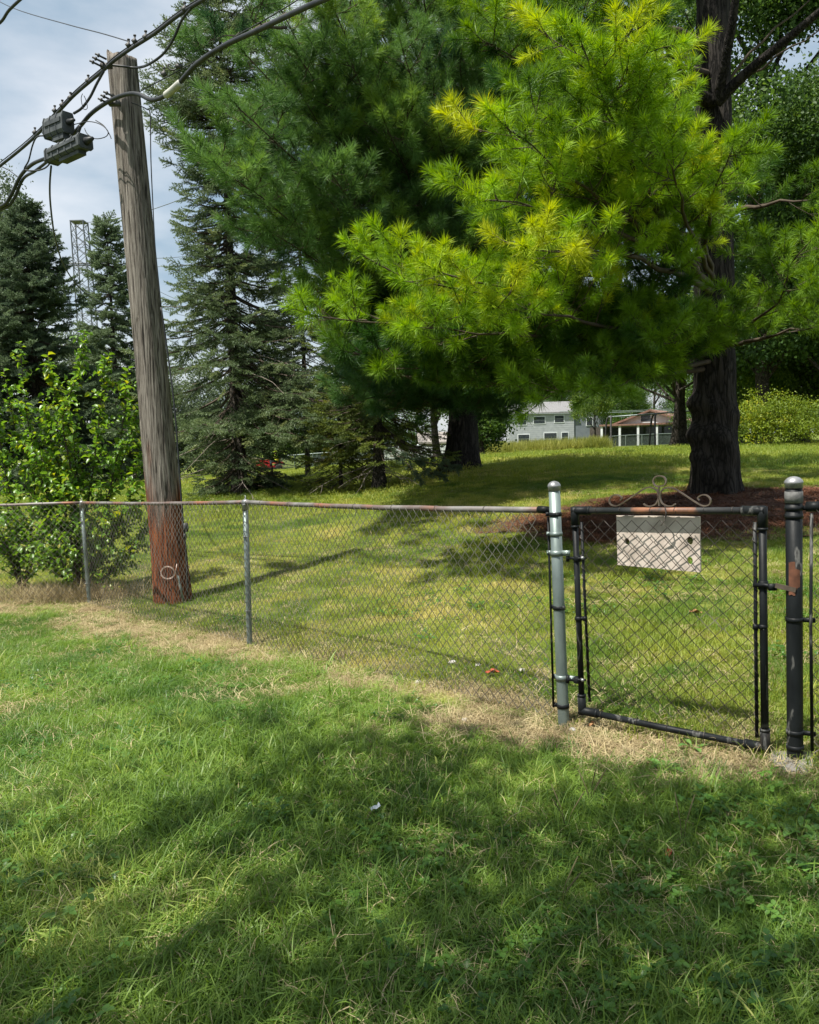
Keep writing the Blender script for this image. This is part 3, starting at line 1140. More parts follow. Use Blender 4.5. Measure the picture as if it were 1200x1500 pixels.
pipe('top_bar', [g_tl, g_tr], .0165, M_BLACK_TOP, gate)
pipe('side_bar', [g_tl, g_bl], .0155, M_BLACK, gate)
pipe('side_bar', [g_tr, g_br], .0175, M_BLACK, gate)
pipe('bottom_bar', [g_bl, g_bl.lerp(g_br, .5) + Vector((0, 0, -.004)), g_br], .0165, M_BLACK, gate)


def elbow(c, d1, d2, ln=.085):
    q = MB()
    d1, d2 = d1.normalized(), d2.normalized()
    q.tube([c + d1 * ln, c + d1 * .02, c - d1 * .012], .0225, 12)
    q.tube([c + d2 * ln, c + d2 * .02, c - d2 * .018], .0222, 12)
    q.tube([c + d1 * (ln - .008), c + d1 * (ln + .004)], .0235, 12)
    q.tube([c + d2 * (ln - .008), c + d2 * (ln + .004)], .0235, 12)
    return q.build('corner_elbow', M_BLACK, gate, True)


elbow(g_tl, g_tr - g_tl, g_bl - g_tl)
elbow(g_tr, g_tl - g_tr, g_br - g_tr)
elbow(g_bl, g_br - g_bl, g_tl - g_bl)
elbow(g_br, g_bl - g_br, g_tr - g_br)
# inner tension bars with wire wound round them
t_l = [pl(852, 765, .01), pl(857, 880, .01), pl(864, 1028, .01)]
t_r = [pl(1106, 765, .01), pl(1107, 900, .01), pl(1109, 1080, .01)]
pipe('tension_bar', t_l, .0072, M_BLACK, gate, 8)
pipe('tension_bar', t_r, .0085, M_BLACK, gate, 8)
for tb in (t_l, t_r):
    q = MB()
    a_, b_ = tb[0], tb[-1]
    pts = []
    for k in range(240):
        t = k / 239
        c = tb[0].lerp(tb[1], t * 2) if t < .5 else tb[1].lerp(tb[2], t * 2 - 1)
        an = t * 2 * math.pi * 16
        pts.append(c + Vector((math.cos(an), math.sin(an), 0)) * .0105)
    q.tube(pts, .0017, 4)
    q.build('wound_wire', M_WIREB, gate)['kind'] = 'stuff'
A0, B0 = pl(864, 1026, .004), pl(1109, 1076, .004)
A1, B1 = pl(856, 762, .004), pl(1106, 762, .004)
wire_mesh('wire_mesh', A0, B0, A1, B1, M_WIREB, gate, bulge=.006)
# wire rings round the bars and loose end wires
q = MB()
for t in (.13, .27, .44, .57, .72, .86):
    c = g_tl.lerp(g_tr, t)
    rd_ = (g_tr - g_tl).normalized(); nn_ = rd_.cross(Vector((0, 0, 1)))
    q.tube([c + (nn_ * math.cos(a) + Vector((0, 0, 1)) * math.sin(a)) * .018 + rd_ * .0015 * a for a in np.linspace(0, 6.3, 14)], .0016, 4)
c = pl(972, 755, .03)
q.tube([pl(974, 742, .02), pl(976, 752, .035), pl(974, 762, .03), pl(968, 770, .02)], .003, 5)
for t in (.12, .33, .5, .7, .9):
    c = g_bl.lerp(g_br, t)
    rd_ = (g_br - g_bl).normalized(); nn_ = rd_.cross(Vector((0, 0, 1)))
    q.tube([c + (nn_ * math.cos(a) + Vector((0, 0, 1)) * math.sin(a)) * .018 for a in np.linspace(0, 6.3, 14)], .0016, 4)
    q.tube([c + Vector((0, 0, .016)), c + Vector((0, 0, .045))], .0016, 4)
q.build('tie_wire', M_WIREB, gate)['kind'] = 'stuff'
# bands tying the bars, hinges
def clamp(p, a, b, r, mat, name, parent=gate, h=.022):
    ax = (b - a).normalized()
    q = MB()
    q.lathe([(r, -h / 2), (r + .004, -h / 2), (r + .005, 0), (r + .004, h / 2), (r, h / 2)], p, 14, ax)
    return q, q
for (x, y, xx) in ((848, 906, 857), (1118, 918, 1107)):
    q = MB()
    q.tube([pl(x, y), pl(xx, y)], .009, 8)
    q.lathe([(.019, -.011), (.021, 0), (.019, .011)], pl(x, y), 14)
    q.lathe([(.012, -.011), (.013, 0), (.012, .011)], pl(xx, y, .01), 10)
    q.build('tension_band', M_BLACK, gate, True)
for y in (815, 993):
    h = empty('x', (0, 0, 0), 'x', 'x') if False else None
    q = MB()
    q.tube([pl(830, y + 2, .012), pl(843, y + 3, .012), pl(858, y + 3, .012)], [.008, .008, .006], 8)
    q.lathe([(.019, -.016), (.0215, -.014), (.0215, .014), (.019, .016)], pl(846, y + 3), 14)
    q.lathe([(.010, -.02), (.010, .02)], pl(832, y + 2, .012), 10)
    q.build('hinge', M_BLACK, gate, True)
    q = MB()
    q.lathe([(.006, -.008), (.006, .022), (.009, .024), (.009, .032)], pl(852, y + 2, .02), 6, (0, -1, .1))
    q.build('hinge_bolt', M_ALU, gate, True)
# latch: fork round the black post
q = MB()
q.tube([pl(1104, 857, .02), pl(1120, 857, .022), pl(1134, 860, .03)], .010, 8)
q.lathe([(.0185, -.02), (.022, -.018), (.022, .018), (.0185, .02)], pl(1118, 857), 14)
q.box(pl(1132, 860, .03), (.035, .014, .03))
latch = q.build('latch', M_BLACK, gate, True)
q = MB()
dv = (pl(1166, 865, .045) - pl(1136, 858, .04))
Mx = dv.to_track_quat('X', 'Z').to_matrix()
q.box(pl(1151, 861, .042), (dv.length, .006, .021), Mx)
q.build('latch_fork', M_BRONZE, latch)
# scrollwork
def flat_bar(pts, w=.0125, t=.0058):
    """bent flat iron: a ribbon with thickness, its wide side facing out of the curve"""
    q = MB()
    nrm = Vector((PR.y - PG.y, -(PR.x - PG.x), 0)).normalized()
    m = len(pts)
    vs = []
    for i in range(m):
        tg = (pts[min(i + 1, m - 1)] - pts[max(i - 1, 0)]).normalized()
        s = tg.cross(nrm).normalized()
        for a, c in ((1, 1), (1, -1), (-1, -1), (-1, 1)):
            vs.append(pts[i] + nrm * a * w / 2 + s * c * t / 2)
    fs = [(i * 4 + k, i * 4 + (k + 1) % 4, i * 4 + 4 + (k + 1) % 4, i * 4 + 4 + k) for i in range(m - 1) for k in range(4)]
    fs += [(3, 2, 1, 0), tuple(range(m * 4 - 4, m * 4))]
    q.add(vs, fs)
    return q


def smooth_px(P, n=8):
    out = []
    for i in range(len(P) - 1):
        p0 = P[max(i - 1, 0)]; p1 = P[i]; p2 = P[i + 1]; p3 = P[min(i + 2, len(P) - 1)]
        for k in range(n):
            t = k / n
            out.append(tuple(.5 * ((2 * p1[j]) + (-p0[j] + p2[j]) * t + (2 * p0[j] - 5 * p1[j] + 4 * p2[j] - p3[j]) * t * t + (-p0[j] + 3 * p1[j] - 3 * p2[j] + p3[j]) * t ** 3) for j in range(len(p1))))
    out.append(tuple(P[-1]))
    return out


scr = [(909, 733), (911, 729), (905, 725), (898, 726), (893, 732), (895, 739), (903, 741), (912, 737), (930, 725), (944, 716), (953, 714), (962, 718), (965, 727), (962, 737), (955, 741), (948, 741), (943, 738)]
flat_bar([pl(x, y) for x, y in smooth_px(scr)]).build('scroll', M_BRONZE, gate)
mir = [(965 + (965 - x) * 1.0, y + (965 - x) * .012) for x, y in scr]
mir = [(966 + (966 - x) * 1.03, y) for x, y in scr]
flat_bar([pl(x, y) for x, y in smooth_px(mir)]).build('scroll', M_BRONZE, gate)
ring = [(966, 713), (960, 711), (957, 705), (960, 699), (966, 697), (973, 699), (976, 705), (973, 711), (966, 713), (965, 725), (966, 741)]
flat_bar([pl(x, y) for x, y in smooth_px(ring, 6)]).build('ring_finial', M_BRONZE, gate)

# --- the board hung behind the gate
M_BOARD = surf_mat('weathered_board', [(.25, (.26, .22, .19)), (.42, (.40, .34, .29)), (.56, (.52, .45, .39)), (.75, (.60, .53, .46))], scale=9, rough=.85, bump=.3, dist=.003, stretch=(1, 1, .4), bscale=60)
bo = MB()
ca, cb, cc_, cd = pl(903, 755, -.035), pl(1025, 757, -.035), pl(1025, 838, -.045), pl(904, 827, -.045)
cols, rows = 24, 14
holes = [(.125, .52, .019), (.885, .46, .021), (.88, .84, .020)]
nb = Vector((PR.y - PG.y, -(PR.x - PG.x), 0)).normalized()
if nb.y > 0: nb = -nb
Wd, Hd = (cb - ca).length, (cd - ca).length
# plate with true round holes: bmesh boolean-free fill using triangulated outline
import bmesh
bm = bmesh.new()
outer = [bm.verts.new((0, 0, 0)), bm.verts.new((Wd, 0, 0)), bm.verts.new((Wd, -Hd * (cc_ - cb).length / Hd, 0)), bm.verts.new((0, -Hd, 0))]
edges = [bm.edges.new((outer[i], outer[(i + 1) % 4])) for i in range(4)]
for hx, hy, hr in holes:
    ring_ = [bm.verts.new((hx * Wd + hr * math.cos(a) * .75, -hy * Hd + hr * math.sin(a) * .95, 0)) for a in np.linspace(0, 2 * math.pi, 15)[:-1]]
    edges += [bm.edges.new((ring_[i], ring_[(i + 1) % 14])) for i in range(14)]
bmesh.ops.triangle_fill(bm, use_beauty=True, edges=edges)
ex = bmesh.ops.extrude_face_region(bm, geom=bm.faces[:])
bmesh.ops.translate(bm, vec=(0, 0, -.014), verts=[v for v in ex['geom'] if isinstance(v, bmesh.types.BMVert)])
bmesh.ops.recalc_face_normals(bm, faces=bm.faces[:])
me = bpy.data.meshes.new('hanging_board')
bm.to_mesh(me); bm.free()
me.materials.append(M_BOARD)
ob = bpy.data.objects.new('hanging_board', me)
COL.objects.link(ob)
xa = (cb - ca).normalized()
za = nb - xa * nb.dot(xa); za.normalize()
ya = za.cross(xa)
ob.matrix_world = Matrix.Translation(ca) @ Matrix((xa, ya, za)).transposed().to_4x4()
tag(ob, 'pale weathered wooden board with three round holes hung behind the gate wires', 'board')

# ============================================================ UTILITY POLE AND CABLES
def m_pole():
    m, n, l, b = new_mat('pole_wood')
    t = n.new('ShaderNodeTexCoord')
    mp_ = n.new('ShaderNodeMapping'); mp_.inputs['Scale'].default_value = (1, 1, .035)
    l.new(t.outputs['Object'], mp_.inputs['Vector'])
    a = n.new('ShaderNodeTexNoise'); a.inputs['Scale'].default_value = 62; a.inputs['Detail'].default_value = 8; a.inputs['Roughness'].default_value = .65
    l.new(mp_.outputs['Vector'], a.inputs['Vector'])
    c = n.new('ShaderNodeTexNoise'); c.inputs['Scale'].default_value = 3; c.inputs['Detail'].default_value = 5
    mp2 = n.new('ShaderNodeMapping'); mp2.inputs['Scale'].default_value = (1.6, 1.6, .35)
    l.new(t.outputs['Object'], mp2.inputs['Vector'])
    l.new(mp2.outputs['Vector'], c.inputs['Vector'])
    r1 = ramp(n, [(.38, (.022, .019, .016)), (.46, (.115, .10, .085)), (.56, (.21, .19, .165)), (.70, (.33, .30, .265))])
    l.new(a.outputs['Fac'], r1.inputs['Fac'])
    r2 = ramp(n, [(.38, (.014, .006, .004)), (.45, (.085, .025, .010)), (.56, (.24, .072, .026)), (.70, (.38, .18, .09))])
    l.new(a.outputs['Fac'], r2.inputs['Fac'])
    sx = n.new('ShaderNodeSeparateXYZ'); l.new(t.outputs['Object'], sx.inputs[0])
    ad = N(n, 'ShaderNodeMath', operation='MULTIPLY_ADD')
    l.new(c.outputs['Fac'], ad.inputs[0]); ad.inputs[1].default_value = -2.6
    l.new(sx.outputs['Z'], ad.inputs[2])
    mr = n.new('ShaderNodeMapRange'); l.new(ad.outputs[0], mr.inputs['Value'])
    mr.inputs['From Min'].default_value = -.35; mr.inputs['From Max'].default_value = .25
    mx = N(n, 'ShaderNodeMix', data_type='RGBA')
    l.new(mr.outputs['Result'], mx.inputs['Factor'])
    l.new(r2.outputs['Color'], mx.inputs['A']); l.new(r1.outputs['Color'], mx.inputs['B'])
    l.new(mx.outputs['Result'], b.inputs['Base Color'])
    b.inputs['Roughness'].default_value = .85; b.inputs['Specular IOR Level'].default_value = .2
    bp = n.new('ShaderNodeBump'); bp.inputs['Strength'].default_value = .9; bp.inputs['Distance'].default_value = .025
    l.new(a.outputs['Fac'], bp.inputs['Height']); l.new(bp.outputs['Normal'], b.inputs['Normal'])
    return m


M_POLE = m_pole()
M_CABLE = surf_mat('black_cable', [(.3, (.012, .014, .016)), (.7, (.035, .038, .042))], scale=8, rough=.5, bump=0)
M_BOX = surf_mat('grey_black_plastic', [(.3, (.035, .041, .046)), (.7, (.085, .095, .10))], scale=9, rough=.7, bump=.1)
M_STEEL = surf_mat('dull_hardware_steel', [(.3, (.03, .03, .03)), (.7, (.09, .09, .09))], scale=12, rough=.6, metal=.3, bump=0)
POLE_Y = 9.45
pb = at(254, 880, POLE_Y)
pt = at(179, 84, POLE_Y + .05)
pole = empty('utility_pole', pb, 'leaning weathered wooden utility pole with red brown foot behind the fence', 'utility pole')
q = MB()
nn_, seg = 40, 90
ax = (pt - pb).normalized()
vs, fs = [], []
Hh = (pt - pb).length
sd = ax.orthogonal().normalized()
for i in range(seg + 1):
    h = -.4 + (Hh + .4) * i / seg
    t = max(0, h) / Hh
    r = .205 - .045 * t ** .8 + .02 * math.exp(-max(h, 0) / .4)
    for k in range(nn_):
        a = 2 * math.pi * k / nn_
        gr = mnoise.noise(Vector((math.cos(a) * 5.5, math.sin(a) * 5.5, h * .35))) * .010
        ck = mnoise.noise(Vector((math.cos(a) * 9, math.sin(a) * 9, h * .18 + 7)))
        gr -= .028 * max(0, .16 - abs(ck)) / .16 * (1 if mnoise.noise(Vector((a * 2, 0, h * .4))) > 0 else .25)
        top_cut = 0
        v = pb + ax * h + Vector((math.cos(a), math.sin(a), 0)) * (r + gr)
        if i == seg: v += Vector((0, 0, .05 if math.cos(a - 2.6) > .35 else (-.02 + .01 * math.sin(3 * a))))
        vs.append(v)
for i in range(seg):
    for k in range(nn_):
        l_ = (k + 1) % nn_
        fs.append((i * nn_ + k, i * nn_ + l_, (i + 1) * nn_ + l_, (i + 1) * nn_ + k))
cidx = len(vs)
vs.append(pt + ax * -.03)
for k in range(nn_): fs.append((seg * nn_ + k, seg * nn_ + (k + 1) % nn_, cidx))
q.add(vs, fs)
shaft = q.build('shaft', M_POLE, pole, True)
# object space of the shaft follows the pole foot
for v in shaft.data.vertices: v.co -= pb
shaft.matrix_parent_inverse = Matrix.Identity(4)


def pole_pt(py, side=0.0, out=0.0):
    """point on the pole's camera face at picture height py; side -1..1 across"""
    t = (880 - py) / (880 - 84)
    c = pb.lerp(pt, t)
    r = .205 - .045 * t
    a = R(-90) + side * R(80)
    return c + Vector((math.cos(a), math.sin(a), 0)) * (r + out)


def bolt_cluster(px, py, Yc, name='clamp_bolt'):
    q = MB()
    c = at(px, py, Yc)
    for j in range(3):
        o_ = c + Vector((.035 * j, -.01 * j, .03 * j - .02))
        q.tube([o_, o_ + Vector((-.10, -.06, .035))], .011, 8)
        q.lathe([(.02, -.01), (.02, .01)], o_ + Vector((-.07, -.042, .025)), 6, (-1, -.6, .35))
    q.box(c + Vector((.05, .02, -.01)), (.12, .05, .05))
    return q.build(name, M_STEEL, pole, True)


CY = POLE_Y - .25
bolt_cluster(148, 94, CY)
bolt_cluster(160, 149, CY)
# cables: (px, py, distance) lists
def cable(name, P, r, label, cat='cable', mat=None, n=8, sub=6, thing=True, parent=None):
    pts = [at(*p) for p in smooth_px(P, sub)]
    q = MB(); q.tube(pts, r, n)
    if thing:
        o = q.build(name, mat or M_CABLE, None, True, loc=pts[0])
        return tag(o, label, cat)
    return q.build(name, mat or M_CABLE, parent, True)


def cdep(px):
    """distance of the cable run: nearer to the right, like the fence below it"""
    return CY + (155 - px) * (.0122 if px < 155 else .0088)


up = [(-60, 287), (0, 243), (46, 205), (80, 170), (110, 138), (150, 104), (168, 88), (192, 71), (225, 50), (262, 22), (305, -5), (380, -50)]
main_up = cable('overhead_cable', [(x, y, cdep(x)) for x, y in up], .018, 'thick black upper telephone cable lashed to its steel strand', 'cable')
strand = [(x + .5, y - 5.5, cdep(x)) for x, y in up]
cable('support_strand', strand, .0062, 'thin steel strand running just above the upper cable', 'cable')
lo = [(-60, 322), (0, 303), (15, 288), (30, 258), (48, 240), (74, 228), (98, 206), (118, 184), (135, 165), (160, 148), (185, 138), (203, 138), (222, 146), (240, 141), (262, 122), (290, 92), (330, 66), (380, 43), (440, 14), (500, -12), (560, -40)]
cable('overhead_cable', [(x, y, cdep(x) - (.02 if x < 210 else .05)) for x, y in lo], .022, 'thickest black lower cable bending across the pole face up to the right', 'cable')
lo2 = [(118, 184, CY + .25), (112, 200, CY + .3), (104, 210, CY + .35), (74, 233, cdep(74)), (52, 250, cdep(52)), (34, 262, cdep(30)), (20, 292, cdep(15)), (4, 306, cdep(0)), (-60, 330, cdep(-60))]
cable('overhead_cable', lo2, .018, 'black cable looping left below the lower splice box', 'cable')
arm = [(238, 141), (262, 121), (290, 90), (330, 63.5), (380, 41), (440, 11)]
cable('cable_guard', [(x, y + .5, cdep(x) - .06) for x, y in [(243, 139), (253, 131), (264, 121)]], .034, 'short pale sleeve around the lower cable right of the pole', 'cable sleeve', surf_mat('pale_sleeve', [(.3, (.25, .25, .23)), (.7, (.42, .42, .38))], rough=.6, bump=0))
cable('drop_cable', [(160, 95, CY - .02), (180, 97, CY - .03), (200, 99, CY - .05), (218, 94, cdep(218)), (240, 78, cdep(240)), (255, 55, cdep(255)), (266, 30, cdep(266)), (280, 12, cdep(280))], .013, 'slack black cable drooping right of the pole top', 'cable')
cable('drop_cable', [(152, 104, CY), (142, 122, CY + .05), (132, 142, CY + .1), (120, 158, CY + .15), (108, 166, CY + .2)], .014, 'short black cable dropping from pole top to upper box', 'cable')
cable('overhead_wire', [(-40, -20, 16), (20, 12, 13.5), (100, 36, 11), (150, 49, 9.8), (190, 61, cdep(190))], .006, 'single thin wire arriving at the pole top from the left', 'wire')
cable('overhead_cable', [(-30, 52, cdep(-10)), (0, 33, cdep(0)), (14, 14, cdep(14)), (40, -10, cdep(40))], .018, 'short stretch of black cable crossing the top left corner', 'cable')
cable('guy_wire', [(203, 135, CY), (240, 115, cdep(240) + .3), (290, 88, cdep(290) + .5), (330, 62, cdep(330) + .6), (420, 10, cdep(420)+.8), (480, -30, cdep(480) + .9)], .0055, 'thin bare wire with clamps rising right from the pole', 'wire')
cable('loop_wire', smooth_px([(103, 184, CY + .25), (128, 178, CY + .1), (147, 182, CY), (158, 192, CY - .03), (155, 200, CY), (140, 203, CY + .08), (128, 196, CY + .15), (124, 188, CY + .2)], 2), .005, 'thin black wire loop between the lower box and the pole', 'wire')
cable('loop_wire', [(140, 176, CY + .02), (152, 184, CY), (160, 196, CY - .02), (163, 203, CY - .03)], .005, 'short thin wire curving down onto the pole side', 'wire')
cable('loop_wire', [(123, 140, CY + .1), (126, 147, CY + .1), (128, 158, CY + .1), (123, 160, CY + .12), (120, 152, CY + .12), (119, 143, CY + .12), (121, 137, CY + .12)], .004, 'tiny wire loop above the upper splice box', 'wire')
cable('jumper_cable', [(70, 199, CY + .45), (55, 200, CY + .5), (48, 212, CY + .6), (42, 235, CY + .7), (36, 248, CY + .75), (52, 250, CY + .7), (66, 246, CY + .6), (74, 238, CY + .5)], .009, 'slim black jumper cable hanging left of the splice boxes', 'cable')
cable('overhead_wire', [(0, 243, cdep(0)), (14, 250, cdep(14)), (30, 262, cdep(28))], .006, 'short wire tail at the left frame edge below the cables', 'wire')
# service drop going down behind shrub to distance
cable('service_drop', [(75, 243, CY + .5), (73, 270, CY + .8), (74, 300, CY + 1.2), (80, 345, CY + 2), (92, 385, CY + 3.5), (115, 420, CY + 6), (145, 442, CY + 9), (180, 457, CY + 13), (230, 462, CY + 18)], .011, 'long black service cable sagging down from the boxes to the right', 'cable')
# ground wire
gwp = [(192, 150, CY + .02), (205, 155, CY + .02), (215, 160, CY + .05), (220, 168, CY + .1), (221, 230, CY + .1), (224, 300, CY + .12), (228, 370, CY + .15), (236, 450, CY + .2)]
cable('ground_wire', gwp, .006, 'thin ground wire hanging clear of the pole on its right', 'wire')
cable('ground_cable', [(236, 450, CY + .2), (246, 520, CY + .17), (256, 600, CY + .12), (262, 680, CY + .1), (268, 760, CY + .1), (272, 800, CY + .1), (275, 872, CY + .1)], .010, 'black cable stapled down the lower right side of the pole', 'cable')
q = MB(); q.lathe([(.012, -.05), (.03, -.045), (.034, 0), (.03, .05), (.012, .055)], at(272, 773, CY + .1), 10); q.box(at(271, 785, CY + .08), (.03, .04, .05))
tag(q.build('cable_splice', M_CABLE, None, True), 'small black splice lump on the ground cable beside the pole foot', 'splice')
# lashing clamps on the strands
clampm = MB()
def clampbit(px, py, name='cable_clamp', s=1.0):
    q = MB()
    c = at(px, py, cdep(px) - .02)
    q.box(c, (.05 * s, .04, .035 * s), Matrix.Rotation(R(-35), 3, 'Y'))
    q.tube([c + Vector((0, 0, -.03)), c + Vector((.01, -.01, .05))], .009, 6)
    q.lathe([(.016, 0), (.016, .012)], c + Vector((.008, -.008, .045)), 6)
    o = q.build(name, M_STEEL, None, True, loc=c)
    return o
for i, (x, y, lb) in enumerate([(51, 194, 'leftmost strand clamp above the jumper cable'), (80, 162, 'strand clamp just over the upper splice box'), (91, 154, 'strand clamp at the right end of the upper box'), (103, 143, 'strand clamp between the upper box and the pole'), (129, 118, 'strand clamp just left of the pole top'), (188, 66, 'lower of the paired clamps where the thin wire lands'), (197, 60, 'upper of the paired clamps where the thin wire lands'), (213, 54, 'strand clamp right of the wire landing'), (270, 13, 'strand clamp highest up by the frame top'), (240, 108, 'wire clamp left of the hooked clamp on the thin guy wire')]):
    tag(clampbit(x, y), lb, 'clamp', 'steel clamps on the overhead strands')
q = MB()
hk = [at(x, y, cdep(250) + .2) for x, y in smooth_px([(262, 97), (256, 102), (250, 102), (246, 98), (247, 94), (250, 95)], 4)]
q.tube(hk, .008, 6); q.box(hk[0], (.06, .04, .035))
tag(q.build('hooked_clamp', M_STEEL, None, True), 'hook shaped clamp on the thin wire right of the pole', 'clamp')


def closure(name, px0, py0, px1, py1, Y0, Y1, w, h, label, ribs, lid=True):
    """ribbed splice enclosure between two picture points"""
    a, c = at(px0, py0, Y0), at(px1, py1, Y1)
    L = (c - a).length
    X = (c - a).normalized()
    Z = Vector((0, 0, 1)); Z = (Z - X * Z.dot(X)).normalized()
    Y = Z.cross(X)
    Mx = Matrix((X, Y, Z)).transposed()
    e = empty(name, (a + c) / 2, label, 'splice box', 'splice boxes hanging on the overhead cables')
    mid = (a + c) / 2
    pr = [(-.5, -.34), (-.36, -.5), (.36, -.5), (.5, -.34), (.5, .30), (.40, .5), (-.40, .5), (-.5, .30)]
    def slab(l0, l1, s, nm, mat):
        q = MB()
        vs = []
        for u in (l0, l1):
            for (yy, zz) in pr: vs.append(mid + Mx @ Vector((u * L, yy * w * s, zz * h * s)))
        q.add(vs, [tuple(range(7, -1, -1)), tuple(range(8, 16))] + [(k, (k + 1) % 8, 8 + (k + 1) % 8, 8 + k) for k in range(8)])
        return q.build(nm, mat, e)
    slab(-.5, .5, .86, 'casing', M_BOX)
    for k in range(ribs):
        u = -.47 + .94 * k / (ribs - 1)
        slab(u - .018, u + .018, .94, 'rib', M_BOX)
    q = MB(); q.box(mid + Mx @ Vector((0, -w * .46, h * .12)), (L * .8, w * .1, h * .18), Mx); q.build('latch_strip', M_BOX, e)
    for sgn in (-1, 1):
        q = MB(); q.lathe([(w * .22, 0), (w * .16, .06), (w * .10, .12)], mid + X * sgn * L * .5, 10, X * sgn); q.build('end_boot', M_CABLE, e, True)
    q = MB(); q.box(mid + Mx @ Vector((L * .1, 0, -h * .55)), (L * .55, w * .5, h * .25), Mx); q.build('foot', M_BOX, e)
    return e


closure('splice_enclosure', 71, 191, 100, 179, CY + .5, CY + .25, .16, .24, 'upper boxy black splice enclosure hanging under the strand', 4)
closure('splice_enclosure', 75, 231, 126, 207, CY + .42, CY + .05, .20, .17, 'larger lower ribbed black splice enclosure left of the pole', 6)

# coil of pale wire and conduit at the pole foot
M_COPPER = surf_mat('pinkish_wire', [(.3, (.38, .27, .22)), (.7, (.60, .48, .42))], rough=.4, metal=.2, bump=0)
q = MB()
cc0 = pole_pt(832, .12, .03)
for rr in (.072, .078, .083):
    q.tube([cc0 + Vector((math.cos(a) * rr, -.006 * math.sin(2 * a) - rr * .1, math.sin(a) * rr * .9)) for a in np.linspace(0, 6.28, 28)[:-1]], .0026, 5, closed=True)
q.tube([pole_pt(820, .45, .03), pole_pt(832, .38, .03), pole_pt(842, .42, .03), pole_pt(862, .5, .02), pole_pt(878, .62, .02)], .004, 6)
tag(q.build('wire_coil', M_COPPER, None, True), 'pinkish coil of wire hung on the red foot of the utility pole', 'wire coil')
q = MB(); q.tube([pole_pt(838, .45, .02), pole_pt(860, .52, .02), pole_pt(884, .6, .02)], .013, 8)
tag(q.build('conduit', M_GALV, None, True), 'short grey conduit against the right of the pole foot', 'conduit')

# ============================================================ TREES, NEAR
# --- right white pine
PY = 12.0
rb_ = at(1048, 726, PY)
rt_ = at(1042, -330, PY + .3)
pine_r = empty('pine_tree', rb_, 'big white pine on the right with burled dark trunk and bright yellow green boughs', 'tree')
lumps = []
for (dx, py, ls, lo) in ((-.98, 590, .13, .10), (-.95, 637, .16, .12), (-.9, 668, .12, .09), (-.15, 640, .16, .07), (.35, 665, .2, .07), (-.4, 598, .1, .05), (.75, 610, .15, .04), (-.6, 690, .18, .06), (.1, 700, .2, .04)):
    h = (at(1045, py, PY) - rb_).length
    lumps.append((h, R(-90) + math.asin(max(-1, min(1, dx))), ls, lo * 1.5))
tm = trunk_mesh(rb_, rt_, .31, .20, n=48, seg=150, flare=1.35, lumps=lumps, wob=.05, fh=.35)
trunk = tm.build('trunk', M_BARK, pine_r, True)
cr, wood = Crown(), MB()


def tr_pt(py):
    t = (726 - py) / (726 + 330)
    return rb_.lerp(rt_, t)


def rl(py0, cx, cy, cd_, ex_, ey, ed, r0=.05, **kw):
    A = tr_pt(py0)
    pine_limb(cr, wood, A, at(cx, cy, cd_), at(ex_, ey, ed), r0, **kw)


K = dict(size=1.22, step=.20, fill=.57)
# boughs reaching towards the camera, sunlight painted in by a brighter tint
rl(415, 965, 350, 9.0, 850, 70, 7.0, .06, sec=1.35, start=.32, tint=.60, **dict(K, fill=.9))
rl(415, 940, 330, 8.6, 740, 190, 7.1, .05, sec=1.05, start=.42, tint=.62, **dict(K, fill=.9))
rl(415, 940, 330, 8.4, 895, 120, 7.2, .04, sec=.85, start=.35, tint=.60, **dict(K, fill=.9))
rl(410, 960, 330, 8.8, 705, 290, 7.0, .05, sec=1.0, start=.4, tint=.66, **K)
rl(420, 960, 360, 8.6, 770, 370, 6.9, .05, sec=.9, start=.4, tint=.80, **K)
rl(400, 1010, 330, 9.2, 1080, 215, 7.6, .045, sec=.7, start=.42, tint=.52, **K)
rl(400, 1000, 330, 8.6, 980, 225, 7.2, .045, sec=.65, start=.4, tint=.66, **K)
rl(490, 820, 500, 9.5, 455, 465, 7.9, .055, sec=1.0, start=.45, tint=.52, **K)
rl(480, 830, 470, 9.2, 530, 385, 7.6, .05, sec=.85, start=.5, tint=.62, **K)
rl(480, 860, 470, 9.2, 640, 395, 7.3, .05, sec=.85, start=.5, tint=.76, **K)
rl(490, 840, 500, 9.2, 600, 480, 7.5, .05, sec=.9, start=.45, tint=.66, **K)
rl(490, 880, 480, 9.2, 730, 450, 7.3, .05, sec=.8, start=.45, tint=.74, **K)
# lower boughs, their shade painted in by a darker tint
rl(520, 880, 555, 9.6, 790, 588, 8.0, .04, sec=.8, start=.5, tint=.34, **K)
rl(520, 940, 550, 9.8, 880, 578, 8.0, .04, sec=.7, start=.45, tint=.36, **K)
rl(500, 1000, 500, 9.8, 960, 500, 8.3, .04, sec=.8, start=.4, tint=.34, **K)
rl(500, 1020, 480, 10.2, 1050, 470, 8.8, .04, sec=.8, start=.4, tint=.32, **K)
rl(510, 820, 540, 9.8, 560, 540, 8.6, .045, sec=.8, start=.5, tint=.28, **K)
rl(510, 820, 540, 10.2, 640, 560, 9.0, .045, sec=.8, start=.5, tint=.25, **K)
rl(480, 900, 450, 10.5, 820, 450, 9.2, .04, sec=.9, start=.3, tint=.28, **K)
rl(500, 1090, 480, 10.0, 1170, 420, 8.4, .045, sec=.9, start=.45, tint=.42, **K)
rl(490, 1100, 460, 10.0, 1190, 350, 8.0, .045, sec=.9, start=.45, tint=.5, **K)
rl(500, 1120, 500, 10.5, 1215, 470, 8.6, .045, sec=.9, start=.45, tint=.40, **K)
